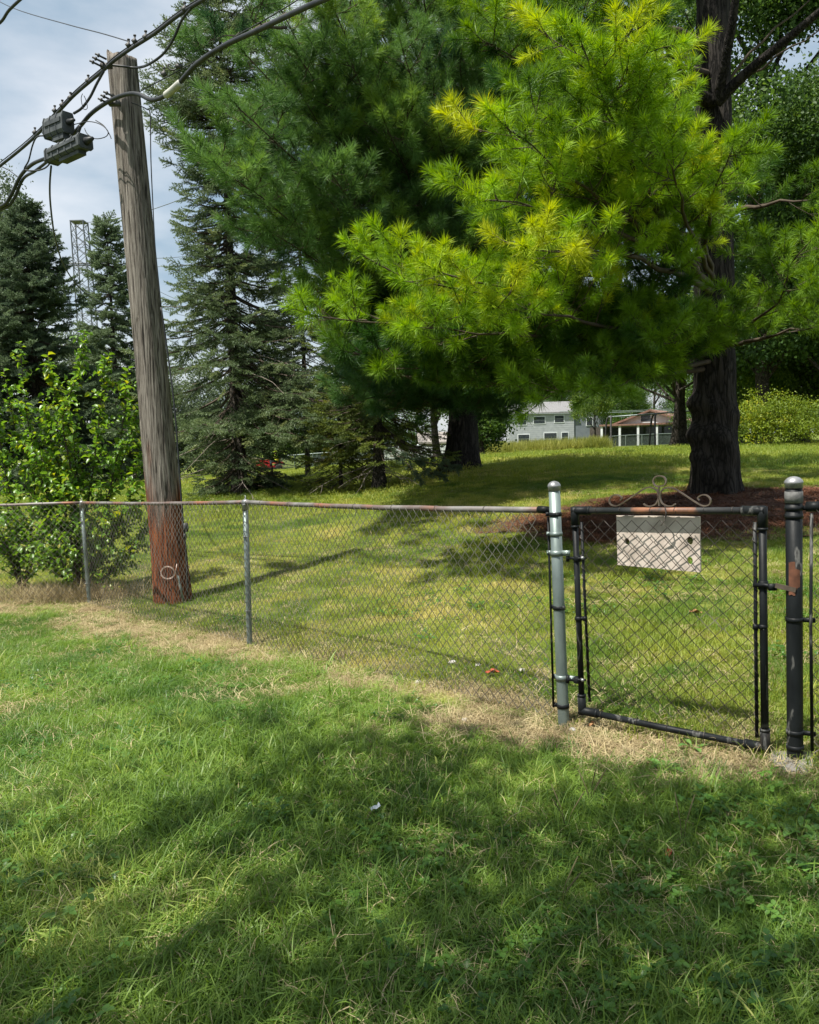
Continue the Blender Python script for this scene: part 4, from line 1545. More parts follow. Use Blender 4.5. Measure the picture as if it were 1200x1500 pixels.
for (ex_, ey, dd_) in ((520, 520, 8.8), (580, 555, 9.0), (650, 530, 8.8), (700, 560, 9.2), (760, 520, 9.0), (620, 500, 8.4), (830, 520, 9.2), (900, 510, 9.2), (960, 540, 9.6), (740, 480, 9.0), (860, 460, 9.4), (780, 410, 9.4), (720, 340, 9.4)):  # boughs behind the lit ones, tinted dark to read as shade
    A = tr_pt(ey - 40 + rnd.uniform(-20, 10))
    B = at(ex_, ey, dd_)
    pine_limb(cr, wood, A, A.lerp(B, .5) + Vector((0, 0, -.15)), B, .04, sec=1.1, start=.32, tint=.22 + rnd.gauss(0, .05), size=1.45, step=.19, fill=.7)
for (ex_, ey, dd_) in ((820, 150, 8.2), (880, 195, 8.3), (760, 130, 8.4), (860, 235, 8.0), (800, 60, 8.6), (830, 10, 8.7), (780, 240, 8.3), (700, 60, 8.8)):  # upper boughs at the back, shade put into their low tint
    A = tr_pt(ey + rnd.uniform(60, 140))
    B = at(ex_, ey, dd_)
    pine_limb(cr, wood, A, A.lerp(B, .5) + Vector((0, 0, -.15)), B, .045, sec=.7, start=.5, tint=.3 + rnd.gauss(0, .05), size=1.35, step=.17, fill=.85)
# upper crown
rl(150, 930, 60, 11.0, 850, -30, 9.0, .07, sec=.9, start=.4, tint=.4, **K)
rl(140, 900, 90, 10.5, 690, 10, 9.2, .06, sec=1.2, start=.45, tint=.45, **K)
rl(60, 900, -10, 10.5, 640, -60, 9.0, .06, sec=1.2, start=.4, tint=.5, **K)
rl(140, 1110, 100, 11.6, 1260, 10, 11.0, .03, sec=.7, start=.85, tint=.3, **K)
rl(135, 1100, 60, 12.0, 1270, -70, 12.0, .03, sec=.7, start=.8, tint=.3, **K)
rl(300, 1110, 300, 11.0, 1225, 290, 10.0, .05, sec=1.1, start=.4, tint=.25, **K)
rl(200, 900, 190, 13.0, 780, 160, 12.5, .05, sec=1.2, start=.3, tint=.15, **K)  # rear boughs, darkest tint paints a shaded backdrop
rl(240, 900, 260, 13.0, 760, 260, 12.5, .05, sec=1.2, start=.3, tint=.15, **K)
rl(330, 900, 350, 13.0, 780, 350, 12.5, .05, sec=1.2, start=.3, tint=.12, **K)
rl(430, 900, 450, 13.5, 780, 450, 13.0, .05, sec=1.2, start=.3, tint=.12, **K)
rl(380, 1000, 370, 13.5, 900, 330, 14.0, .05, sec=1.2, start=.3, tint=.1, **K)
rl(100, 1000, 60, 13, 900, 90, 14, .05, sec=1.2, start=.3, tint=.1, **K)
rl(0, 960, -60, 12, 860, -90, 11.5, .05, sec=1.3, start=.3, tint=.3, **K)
rl(0, 1140, -60, 12, 1270, -120, 11, .05, sec=1.3, start=.3, tint=.3, **K)
# rest of the whorls, out of the picture but giving shade
for z in np.arange(9.0, 13.5, 1.1):
    for k in range(8):
        a = rnd.uniform(0, 6.28)
        A = axis_at(rb_, rt_ + (rt_ - rb_) * .35, z)
        ln = ((5.2 if math.sin(a) > .1 or math.cos(a) > .5 else 3.2) - (z - 9) * .35) * rnd.uniform(.7, 1.0)
        B = A + Vector((math.cos(a) * ln, math.sin(a) * ln, rnd.uniform(.2, 1.0)))
        pine_limb(cr, wood, A, A.lerp(B, .5) - Vector((0, 0, .2)), B, .05, sec=1.1, start=.3, tint=.35, step=.3, size=1.7, fill=.7, nside=4)
wood.build('limbs', M_TWIG, pine_r, True)['kind'] = 'stuff'
cr.build(PINE_SRC, pine_r)
# bare snags against the trunk
q = MB()
for (pts) in ([(985, 345, 10.5), (1010, 345, 11), (1045, 345, 11.6)], [(1035, 410, 11.5), (1020, 380, 11), (1000, 355, 10.5)], [(950, 340, 10), (985, 344, 10.5)]):
    q.tube([at(*p) for p in smooth_px(pts, 3)], .010, 5)
q.build('dead_twig', M_DEADTWIG, pine_r, True)
# bare forks visible at the top
for P_ in ([(1045, 150, 11.9), (1010, 125, 11.6), (985, 80, 11.3), (965, 20, 11)], [(1050, 150, 11.8), (1090, 110, 11.5), (1150, 60, 11), (1215, 5, 10.6)], [(1050, 152, 11.8), (1062, 90, 11.5), (1075, 20, 11.2), (1080, -40, 11)]):
    q = MB(); S_ = smooth_px(P_, 5); q.tube([at(*p) for p in S_], [.085 * (1 - .55 * i / len(S_)) for i in range(len(S_))], 10)
    q.build('limb', M_BARK, pine_r, True)
print('right pine tufts', len(cr.P))

# --- middle white pine
MB_Y = 20.0
mb_ = at(677, 689, MB_Y)
mt_ = at(700, -620, MB_Y)
pine_m = empty('pine_tree', mb_, 'tall white pine in the middle whose soft blue green crown fills the upper left', 'tree')
trunk_mesh(mb_, mt_, .37, .15, n=28, seg=80, flare=1.55, fh=.35).build('trunk', M_BARK, pine_m, True)
cr, wood = Crown(), MB()
rows_ = {-70: 420, 0: 405, 70: 355, 140: 345, 205: 305, 270: 335, 335: 400, 400: 455, 460: 500, 520: 520}
for y0, x0 in rows_.items():
    x = x0
    first = True
    while x < 800:
        ex_, ey = x + rnd.uniform(-15, 15) * (not first), y0 + rnd.uniform(-25, 25)
        dpt = 10.6 + rnd.uniform(0, 1.6) + (x - 300) * .003 + (max(0, y0 - 300) * .008)
        B = at(ex_, ey, dpt)
        zA = max(mb_.z + 2.2, B.z - rnd.uniform(.3, 1.5))
        A = axis_at(mb_, mt_, zA)
        C = A.lerp(B, .55) + Vector((0, 0, -.5 + rnd.uniform(-.3, .3)))
        tn = .62 if y0 < 420 else .30  # lower rows get a darker tint in place of shade
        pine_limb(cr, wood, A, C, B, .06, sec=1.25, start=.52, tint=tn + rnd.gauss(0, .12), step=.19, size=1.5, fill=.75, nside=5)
        x += rnd.uniform(75, 105)
        first = False
# second layer, inner boughs with shade put into a darker tint
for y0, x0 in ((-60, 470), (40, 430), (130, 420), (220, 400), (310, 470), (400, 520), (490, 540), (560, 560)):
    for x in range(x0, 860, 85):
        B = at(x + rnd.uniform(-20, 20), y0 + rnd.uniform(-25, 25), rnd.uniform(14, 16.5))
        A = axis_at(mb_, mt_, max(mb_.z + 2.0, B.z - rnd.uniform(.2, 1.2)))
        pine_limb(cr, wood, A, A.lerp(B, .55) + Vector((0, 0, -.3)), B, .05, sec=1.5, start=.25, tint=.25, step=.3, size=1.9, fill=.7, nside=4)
for (ex_, ey, dd_) in ((500, 590, 14), (560, 600, 15), (620, 610, 15.5), (690, 600, 15), (740, 610, 15.5), (760, 585, 14.5), (530, 560, 13.5), (650, 570, 14), (720, 560, 14)):  # underside of the crown, its shade painted by the low tint
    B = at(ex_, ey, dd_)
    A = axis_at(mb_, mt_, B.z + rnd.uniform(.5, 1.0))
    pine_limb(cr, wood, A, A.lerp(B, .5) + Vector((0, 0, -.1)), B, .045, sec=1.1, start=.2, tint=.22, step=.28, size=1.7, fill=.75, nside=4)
# the sprig reaching past the cable at the upper left
pine_limb(cr, wood, at(420, 20, 10.6), at(340, 60, 10), at(283, 62, 9.4), .02, sec=.25, start=.5, tint=.3, step=.2, size=1.25, nside=4)
pine_limb(cr, wood, at(420, 40, 10.6), at(340, 40, 10), at(388, -5, 9.6), .02, sec=.3, start=.5, tint=.3, step=.2, size=1.25, nside=4)
wood.build('limbs', M_TWIG, pine_m, True)['kind'] = 'stuff'
cr.build(PINE2_SRC, pine_m)
print('mid pine tufts', len(cr.P))


# --- spruces
def spruce(name, base, H, rbase, sources, label, trunk_r, group=None, z0=.6, spacing=.33, per=6, spray=1.0, tint=.45, droop=.25, gap=0.0, prof=None, deadlow=0, sprstep=.17, lean=(0, 0), parts=True, lift=0.0, cat='tree'):
    base = Vector(base)
    top = base + Vector((lean[0], lean[1], H))
    e = empty(name, base, label, cat, group)
    trunk_mesh(base, top, trunk_r, .02, n=14, seg=30, flare=1.4, fh=.25, sink=.2).build('trunk', M_BARK2, e, True)
    cr, wood, dead = Crown(), MB(), MB()
    z = z0
    while z < H - .15:
        t = z / H
        ln0 = prof(t) * rbase if prof else rbase * (1 - t) ** .8
        for k in range(per):
            if rnd.random() < gap: continue
            a = rnd.uniform(0, 6.283)
            ln = max(.15, ln0 * rnd.uniform(.65, 1.12))
            A = axis_at(base, top, base.z + z + rnd.uniform(-.12, .12))
            dr = droop * (1 - t)
            B = A + Vector((math.cos(a) * ln, math.sin(a) * ln, -dr * ln + (t - .3) * .35 * ln + rnd.gauss(0, .06) + lift * ln))
            C = A.lerp(B, .55) - Vector((0, 0, (.12 + dr * .25) * ln))
            m = 7
            pts = curve3(A, C, B, m)
            wood.tube(pts, [max(.005, trunk_r * .16 * (1 - i / m)) for i in range(m)], 4, cap=False)
            L = (B - A).length
            s = .22 * L
            sd = 1
            while s <= L:
                u = s / L
                kk = min(int(u * (m - 1)), m - 2)
                p = pts[kk].lerp(pts[kk + 1], u * (m - 1) - kk)
                tg = (pts[kk + 1] - pts[kk]).normalized()
                lat = tg.cross(Vector((0, 0, 1))).normalized()
                sd = -sd
                sl = min(.85, .16 + .34 * (L - s)) * rnd.uniform(.6, 1.1)
                d = (tg * .85 + lat * sd * rnd.uniform(.55, .95) + Vector((0, 0, rnd.gauss(-.12, .16)))).normalized()
                g = 0
                wood.tube([p, p + d * sl], [.006, .003], 3, cap=False)
                nsp = max(1, int(sl / (.16 * spray)))
                for w in range(nsp):
                    f = (w + .5) / nsp
                    cr.put(p + d * sl * f, d + Vector((0, 0, rnd.gauss(-.1, .22))) + rv(.12), spray * rnd.uniform(.75, 1.2), tint + rnd.gauss(0, .14))
                s += sprstep * rnd.uniform(.7, 1.3)
            cr.put(B, (B - pts[-2]).normalized() + Vector((0, 0, .15)), spray * 1.05, tint + .1)
        z += spacing * rnd.uniform(.8, 1.2) * (1.1 - .45 * t)
    for k in range(4):
        cr.put(axis_at(base, top, base.z + H - .1 - k * .12), Vector((rnd.gauss(0, .3), rnd.gauss(0, .3), 1)), spray * .8, tint)
    if deadlow:
        for k in range(deadlow):
            a = rnd.uniform(0, 6.28)
            zz = rnd.uniform(.4, H * .3)
            A = axis_at(base, top, base.z + zz)
            ln = rbase * rnd.uniform(.4, .95)
            B = A + Vector((math.cos(a) * ln, math.sin(a) * ln, -rnd.uniform(.1, .5) * ln))
            pts = [p + rv(.02) for p in curve3(A, A.lerp(B, .5) + Vector((0, 0, .08 * ln)), B, 6)]
            dead.tube(pts, [.014 * (1 - i / 7) for i in range(6)], 4, cap=False)
            for j in range(5):
                p = pts[rnd.randint(1, 5)]
                q_ = p + Vector((rnd.gauss(0, .2), rnd.gauss(0, .2), rnd.uniform(-.3, .05)))
                dead.tube([p, p.lerp(q_, .5) + rv(.02), q_], [.005, .004, .002], 3, cap=False)
        dead.build('dead_branches', M_DEADTWIG, e)['kind'] = 'stuff'
    wood.build('branches', M_TWIG, e)['kind'] = 'stuff'
    cr.build(sources, e, flat=True)
    print(name, len(cr.P))
    return e


sb = on_ground(352, 722, 18, 24)
sp1 = spruce('spruce_tree', at(352, 723, 21), 12.4, 3.9, SPR_SRC, 'tall open grey green spruce standing right of the utility pole', .20, z0=.5, spacing=.29, per=10, spray=1.35, tint=.6, droop=.35, gap=.15,
             prof=lambda t: (1 - t) ** .55 * (.72 + .28 * math.sin(t * 9)) if t > .17 else .32, deadlow=26, sprstep=.165)
spruce('spruce_tree', at(452, 716, 26), 13.5, 3.2, SPR_SRC, 'second grey green spruce merging with the middle pine crown', .09, z0=3.0, spacing=.36, per=8, spray=1.5, tint=.4, droop=.3, gap=.1,
       prof=lambda t: (1 - t) ** .6, sprstep=.2)
sp2 = spruce('spruce_tree', at(556, 716, 19), 5.2, 2.0, SPRY_SRC, 'ragged yellowing spruce with drooping low branches behind the fence', .15, z0=1.35, spacing=.2, per=9, spray=1.15, tint=.45, droop=.5, gap=.08,
             prof=lambda t: .95 - .45 * t, deadlow=22, sprstep=.19)
# its sweeping lowest branches to the left
sp3 = spruce('spruce_tree', at(500, 722, 19.6), 2.5, 1.15, SPRY_SRC, 'low bushy young spruce leaning against the ragged yellowing one', .05, z0=.1, spacing=.16, per=7, spray=1.0, tint=.6, droop=.4, gap=.1, sprstep=.18)
sp4 = spruce('spruce_tree', at(178, 712, 42), 13.3, 2.9, SPRD_SRC, 'slim pointed dark spruce seen just left of the pole', .2, z0=1, spacing=.5, per=8, spray=1.0, tint=.6, droop=.3, sprstep=.42)
sp5 = spruce('spruce_tree', at(62, 712, 34), 11.3, 4.1, SPRD_SRC, 'wide dark blue green spruce at the far left edge', .25, z0=.7, spacing=.45, per=11, spray=1.0, tint=.3, droop=.3, sprstep=.36)
sp6 = spruce('spruce_sapling', at(400, 719, 21.5), .6, .6, SPRD_SRC, 'knee high dark spruce sapling at the foot of the open spruce', .03, z0=.08, spacing=.1, per=5, spray=.4, tint=.2, droop=.1, gap=.1, sprstep=.16, cat='sapling')
# low dead looking branch in front of mid pine
q = MB()
br = empty('fallen_bough', on_ground(640, 705), 'dark bare spruce bough hanging low left of the middle pine', 'branch')
cr = Crown()
for P_ in ([(572, 668, 17.5), (600, 672, 17.2), (625, 690, 17), (648, 698, 16.8)], [(600, 672, 17.2), (640, 680, 17), (668, 684, 16.8)], [(560, 655, 18), (590, 672, 17.6), (615, 702, 17.3)]):
    S_ = [at(*p) for p in smooth_px(P_, 4)]
    q.tube(S_, .012, 4)
    for i in range(1, len(S_)):
        for _ in range(3):
            d = (S_[i] - S_[i - 1]).normalized() + rv(.6)
            cr.put(S_[i], d, .32, .25)
q.build('stick', M_TWIG, br)
cr.build(SPRD_SRC[:1], br, name='needles')

# ============================================================ SHRUB BY THE POLE
def leaf_src(name, mat, L, W, seed, fold=.25, bend=.25):
    v, f = leaf_shape(L, W, fold, bend)
    # to +Z direction: swap axes so that the leaf points along Z
    v = np.stack([v[:, 0], -v[:, 2], v[:, 1]], -1)
    return src(name, v, f, [mat])


SHRUB_SRC = [leaf_src('shrub_leaf%d' % i, M_SHRUB, .105, .07 + .01 * i, i, .18 + .08 * i, .2 + .12 * i) for i in range(3)]


def leafy_shrub(name, stems, sources, label, leafscale=1.0, step=.035, matstem=M_TWIG, side=True, tint=.5, group=None, cat='shrub', sidelen=.45):
    base = stems[0][0]
    e = empty(name, base, label, cat, group)
    wood, P, D, S, T = MB(), [], [], [], []
    def leaves(pts, dens, t0):
        L = sum((pts[i + 1] - pts[i]).length for i in range(len(pts) - 1))
        s = 0
        k = 0
        while s < L:
            u = s / L * (len(pts) - 1)
            i = min(int(u), len(pts) - 2)
            p = pts[i].lerp(pts[i + 1], u - i)
            tg = (pts[i + 1] - pts[i]).normalized()
            o_ = tg.orthogonal().normalized()
            a = k * 2.4 + rnd.gauss(0, .4)
            o_ = Matrix.Rotation(a, 3, tg) @ o_
            d = (tg * .45 + o_ + Vector((0, 0, rnd.uniform(-.25, .35)))).normalized()
            P.append(tuple(p)); D.append(tuple(d)); S.append(leafscale * rnd.uniform(.55, 1.15)); T.append(t0 + rnd.gauss(0, .14))
            s += dens * rnd.uniform(.7, 1.4)
            k += 1
    for st in stems:
        pts = [Vector(p) for p in smooth_px([tuple(p) for p in st], 5)]
        n_ = len(pts)
        wood.tube(pts, [max(.004, .017 * (1 - i / n_)) for i in range(n_)], 5)
        L = sum((pts[i + 1] - pts[i]).length for i in range(n_ - 1))
        leaves(pts[n_ // 6:], step * 1.2, tint + .1)
        if side:
            for i in range(max(1, n_ // 7), n_ - 2):
                for _ in range(3):
                    tg = (pts[i + 1] - pts[i]).normalized()
                    d = (tg * .6 + Vector((rnd.gauss(0, .7), rnd.gauss(0, .7), rnd.uniform(-.1, .6)))).normalized()
                    l = sidelen * rnd.uniform(.35, 1.15) * (1.15 - i / n_)
                    q_ = [pts[i], pts[i] + d * l * .5 + rv(.02), pts[i] + d * l + Vector((0, 0, -.04))]
                    wood.tube(q_, [.006, .004, .002], 3, cap=False)
                    leaves(q_, step, tint)
    wood.build('stems', matstem, e, True)['kind'] = 'stuff'
    D = np.array(D)
    x = dirs_to_euler(D, npr.normal(math.pi, .5, len(D)))
    scatter('foliage', sources, np.array(P), x, np.array(S), np.array(T), parent=e)['kind'] = 'stuff'
    return e


def stem_px(*pts):
    return [at(*p) for p in pts]


Ys = 10.1
stems = [stem_px((118, 868, Ys), (112, 790, Ys), (104, 690, Ys), (92, 610, Ys - .1), (118, 540, Ys - .2), (124, 484, Ys - .2)),
         stem_px((116, 868, Ys), (100, 800, Ys + .1), (60, 700, Ys + .1), (38, 600, Ys), (30, 500, Ys - .1)),
         stem_px((120, 868, Ys), (125, 770, Ys + .2), (140, 660, Ys + .2), (150, 570, Ys + .2), (160, 520, Ys + .2)),
         stem_px((120, 868, Ys), (140, 790, Ys + .1), (165, 700, Ys + .1), (180, 620, Ys), (188, 540, Ys + .1)),
         stem_px((118, 868, Ys), (110, 760, Ys), (108, 650, Ys + .2), (80, 580, Ys + .2), (70, 520, Ys + .3)),
         stem_px((122, 868, Ys), (150, 810, Ys), (180, 760, Ys), (198, 700, Ys), (205, 640, Ys + .1)),
         stem_px((30, 860, Ys + .3), (25, 780, Ys + .3), (10, 700, Ys + .3), (-5, 620, Ys + .2), (-20, 560, Ys)),
         stem_px((35, 860, Ys + .3), (45, 780, Ys + .3), (50, 700, Ys + .3), (25, 640, Ys + .2), (5, 540, Ys)),
         stem_px((30, 860, Ys + .3), (10, 800, Ys + .2), (-15, 740, Ys + .3), (-40, 660, Ys + .2)),
         stem_px((119, 868, Ys), (130, 830, Ys), (150, 790, Ys - .1), (175, 760, Ys - .1), (195, 740, Ys - .1)),
         stem_px((119, 868, Ys), (90, 820, Ys - .05), (70, 760, Ys), (60, 740, Ys))]
stems += [stem_px((32, 860, Ys + .3), (60, 790, Ys + .2), (88, 710, Ys + .1), (75, 640, Ys + .1), (62, 590, Ys)),
          stem_px((118, 868, Ys), (80, 830, Ys), (40, 790, Ys), (5, 760, Ys + .1)),
          stem_px((120, 868, Ys), (160, 840, Ys - .1), (195, 800, Ys), (214, 770, Ys + .1)),
          stem_px((120, 868, Ys), (150, 760, Ys + .3), (185, 660, Ys + .4), (206, 590, Ys + .4)),
          stem_px((32, 860, Ys + .3), (20, 820, Ys + .3), (-20, 790, Ys + .3)),
          stem_px((118, 868, Ys), (95, 750, Ys - .1), (70, 680, Ys - .1), (15, 640, Ys))]
for st in stems: st[0].z = gz(st[0].x, st[0].y) - .02
leafy_shrub('leafy_shrub', stems, SHRUB_SRC, 'bright green leafy shrub growing through the fence left of the pole', leafscale=.82, step=.034, sidelen=.62, tint=.6)

# ============================================================ LOW AND FAR TREES
CL_L = [leaf_clump('leaf_clump%d' % i, M_LEAF, 70, .55, .13, 100 + i) for i in range(3)]
CL_G = [leaf_clump('grey_leaf_clump%d' % i, M_LEAF_G, 70, .6, .13, 110 + i) for i in range(3)]
CL_Y = [leaf_clump('yellow_leaf_clump%d' % i, M_LEAF_Y, 34, .5, .13, 120 + i) for i in range(3)]


def broad_tree(name, base, H, rad, sources, label, trunk_r=.2, z0=.3, n=420, tint=.5, scale=1.0, group=None, cat='tree', cl=14, lean=0.0, seed=0, squash=1.0, trunk=True, hole=0.0):
    g = random.Random(seed)
    base = Vector(base)
    e = empty(name, base, label, cat, group)
    top = base + Vector((lean, 0, H * .8))
    wood = trunk_mesh(base, top, trunk_r, trunk_r * .25, n=12, seg=22, flare=1.35, fh=.3, bend=.12, sink=.3)
    if trunk: wood.build('trunk', M_BARK2, e, True)
    limbs = MB()
    cr = Crown()
    centers = []
    for k in range(cl):
        a = g.uniform(0, 6.283)
        u = g.random() ** .5
        zz = g.uniform(z0, .95)
        env = math.sin(math.pi * min(1, max(0, (zz - z0 * .6) / (1.05 - z0 * .6)))) ** .6
        c = base + Vector((math.cos(a) * rad * u * env, math.sin(a) * rad * u * env * squash, H * zz))
        centers.append((c, rad * g.uniform(.28, .5)))
        A = axis_at(base, top, base.z + min(H * .75, max(H * .12, H * (zz - .25))))
        limbs.tube(curve3(A, A.lerp(c, .6) - Vector((0, 0, .1 * rad)), c, 6), [max(.012, trunk_r * .35 * (1 - i / 6)) for i in range(6)], 5, cap=False)
    for i in range(n):
        c, r = centers[i % len(centers)]
        d = Vector((g.gauss(0, 1), g.gauss(0, 1), g.gauss(0, 1))).normalized()
        p = c + Vector((d.x, d.y, d.z * .72)) * r * g.uniform(.55, 1.0) ** .6
        cr.put(p, Vector((g.gauss(0, .5), g.gauss(0, .5), 1)), scale * g.uniform(.7, 1.25), tint + g.gauss(0, .15))
    limbs.build('limbs', M_BARK2, e)['kind'] = 'stuff'
    cr.build(sources, e)
    return e


# left, behind the spruces
broad_tree('broadleaf_tree', at(-8, 708, 46), 17, 3.9, CL_G, 'greyish green broadleaf tree behind the wide spruce at left edge', .3, n=900, scale=1.05, cl=24, seed=2)
broad_tree('broadleaf_tree', at(-60, 708, 50), 15, 5, CL_G, 'greyish broadleaf tree cut off by the left frame edge', .3, n=600, scale=1.1, cl=20, seed=3)
broad_tree('broadleaf_tree', at(128, 700, 55), 9.5, 3.6, CL_G, 'pale low broadleaf tree in front of the lattice tower', .2, n=420, scale=1.0, cl=14, seed=4)
broad_tree('broadleaf_tree', at(210, 700, 60), 7, 3.8, CL_G, 'pale round tree behind the pole', .2, n=380, scale=1.0, cl=14, seed=5, z0=.15)
# behind the pines
spec = [(250, 62, 7, 4.5, 'hazy round tree between the pole and the open spruce'), (320, 66, 6.5, 4.5, 'hazy round tree behind the open spruce trunk'),
        (395, 78, 8, 5.5, 'distant tree above the person mowing'), (470, 82, 9, 5.5, 'distant tree above the far chain link fence'),
        (545, 85, 9, 6, 'distant tree behind the ragged spruce'), (615, 90, 10, 6, 'distant tree behind the white picket fence'), ]
for i, (px, Y, H, rd, lb) in enumerate(spec):
    broad_tree('broadleaf_tree', at(px, 690 - (px - 250) * .03, Y), H, rd, CL_G if i < 2 else CL_L, lb, .25, n=420, scale=1.25, cl=14, seed=30 + i, z0=.12, group='trees far behind the lawn')  # greyish leaf colour stands in for haze on the hazy trees
spec = [(706, 36, 4.6, 1.6, .35, 'dark drooping tree just right of the middle pine'), (760, 150, 14, 7.0, .5, 'leafy tree left of the grey house'),
        (915, 118, 11, 3.8, .6, 'bright leafy tree between the two houses'), (860, 170, 19, 8, .45, 'tall tree behind the grey house roof'),
        (700, 160, 18, 8, .4, 'tall tree left of the grey house behind it'), (960, 130, 16, 7, .5, 'tall tree behind the white bungalow'),
        (1040, 70, 13, 6, .5, 'tall leafy tree behind the right pine trunk'), (1110, 52, 13, 5.0, .5, 'tall leafy tree right of the big pine'),
        (1180, 46, 14, 5.0, .45, 'tall leafy tree at the right frame edge'), (1260, 42, 14, 5, .45, 'tall leafy tree beyond the right frame edge'),
        (1090, 38, 7.0, 3.0, .75, 'shaded leafy tree over the yellow green bush'), (1180, 36, 6.5, 2.8, .75, 'round leafy tree above the right end of the bush'),
        (640, 60, 14, 6, .3, 'tall shaded tree behind the middle pine'), (820, 160, 26, 9, .3, 'tall shaded tree between the two pines'),
        (1120, 34, 22, 5.5, .5, 'dense shaded tree behind the right side of the big pine'), (1220, 32, 20, 5, .3, 'dense tree past the right frame edge'), (1000, 44, 19, 5, .3, 'tall dark tree behind the big pine crown')]
for i, (px, Y, H, rd, tn, lb) in enumerate(spec):
    b_ = at(px, 662, Y); b_.z = gz(b_.x, b_.y)
    broad_tree('broadleaf_tree', b_, H, rd, CL_L, lb, .14 if H < 7 else .3, n=520 if H < 10 else (850 if H < 18 else 1500), scale=.8 if H < 7 else 1.15, cl=18, seed=60 + i, z0=.22 if px != 820 and px != 640 else .4, tint=tn, group='trees far behind the lawn')
b_ = at(872, 658, 60); b_.z = gz(b_.x, b_.y)
broad_tree('broadleaf_tree', b_, 5.4, 1.7, CL_L, 'slender bright tree standing between the grey house and the bungalow', .08, n=240, scale=.7, cl=12, seed=95, z0=.42, tint=.75, group='trees far behind the lawn')
# small tree in front of the bungalow with visible trunk
b_ = on_ground(988, 655, 25, 60)
broad_tree('young_tree', b_, 6.2, 3.0, CL_L, 'small shade tree with slim trunk in front of the white bungalow', .2, n=340, scale=.75, cl=14, seed=91, z0=.5, tint=.6)
# yellow green bush, right; tints paint its sunlit and shaded parts lighter and darker
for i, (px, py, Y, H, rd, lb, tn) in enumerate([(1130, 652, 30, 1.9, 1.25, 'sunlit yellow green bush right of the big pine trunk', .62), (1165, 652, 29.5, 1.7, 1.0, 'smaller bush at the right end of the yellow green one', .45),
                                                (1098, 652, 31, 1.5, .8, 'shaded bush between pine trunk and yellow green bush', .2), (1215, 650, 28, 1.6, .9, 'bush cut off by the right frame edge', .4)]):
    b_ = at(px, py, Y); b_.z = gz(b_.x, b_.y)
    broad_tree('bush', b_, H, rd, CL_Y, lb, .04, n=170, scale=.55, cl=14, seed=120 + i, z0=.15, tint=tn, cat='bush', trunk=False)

# ============================================================ BUILDINGS AND FAR THINGS
M_SIDING = surf_mat('pale_grey_siding', [(.3, (.27, .29, .31)), (.7, (.36, .38, .40))], scale=2, rough=.7, bump=0)
M_SIDING_SHADE = surf_mat('shaded_slate_siding', [(.3, (.11, .13, .15)), (.7, (.15, .17, .19))], scale=2, rough=.7, bump=0)  # slate siding, darkened to carry the shade of that face
M_WHITE = surf_mat('white_paint', [(.3, (.52, .55, .57)), (.7, (.62, .65, .67))], scale=3, rough=.6, bump=0)
M_ROOF_G = surf_mat('grey_shingles', [(.3, (.13, .13, .135)), (.7, (.22, .22, .22))], scale=6, rough=.9, bump=.3)
M_ROOF_R = surf_mat('brown_shingles', [(.3, (.13, .075, .055)), (.7, (.22, .13, .10))], scale=6, rough=.9, bump=.3)
M_GLASS = surf_mat('dark_window_glass', [(.3, (.02, .025, .03)), (.7, (.05, .06, .07))], rough=.1, bump=0, spec=.6)
M_PORCH = surf_mat('porch_dark', [(.3, (.04, .035, .03)), (.7, (.08, .07, .06))], rough=.8, bump=0)


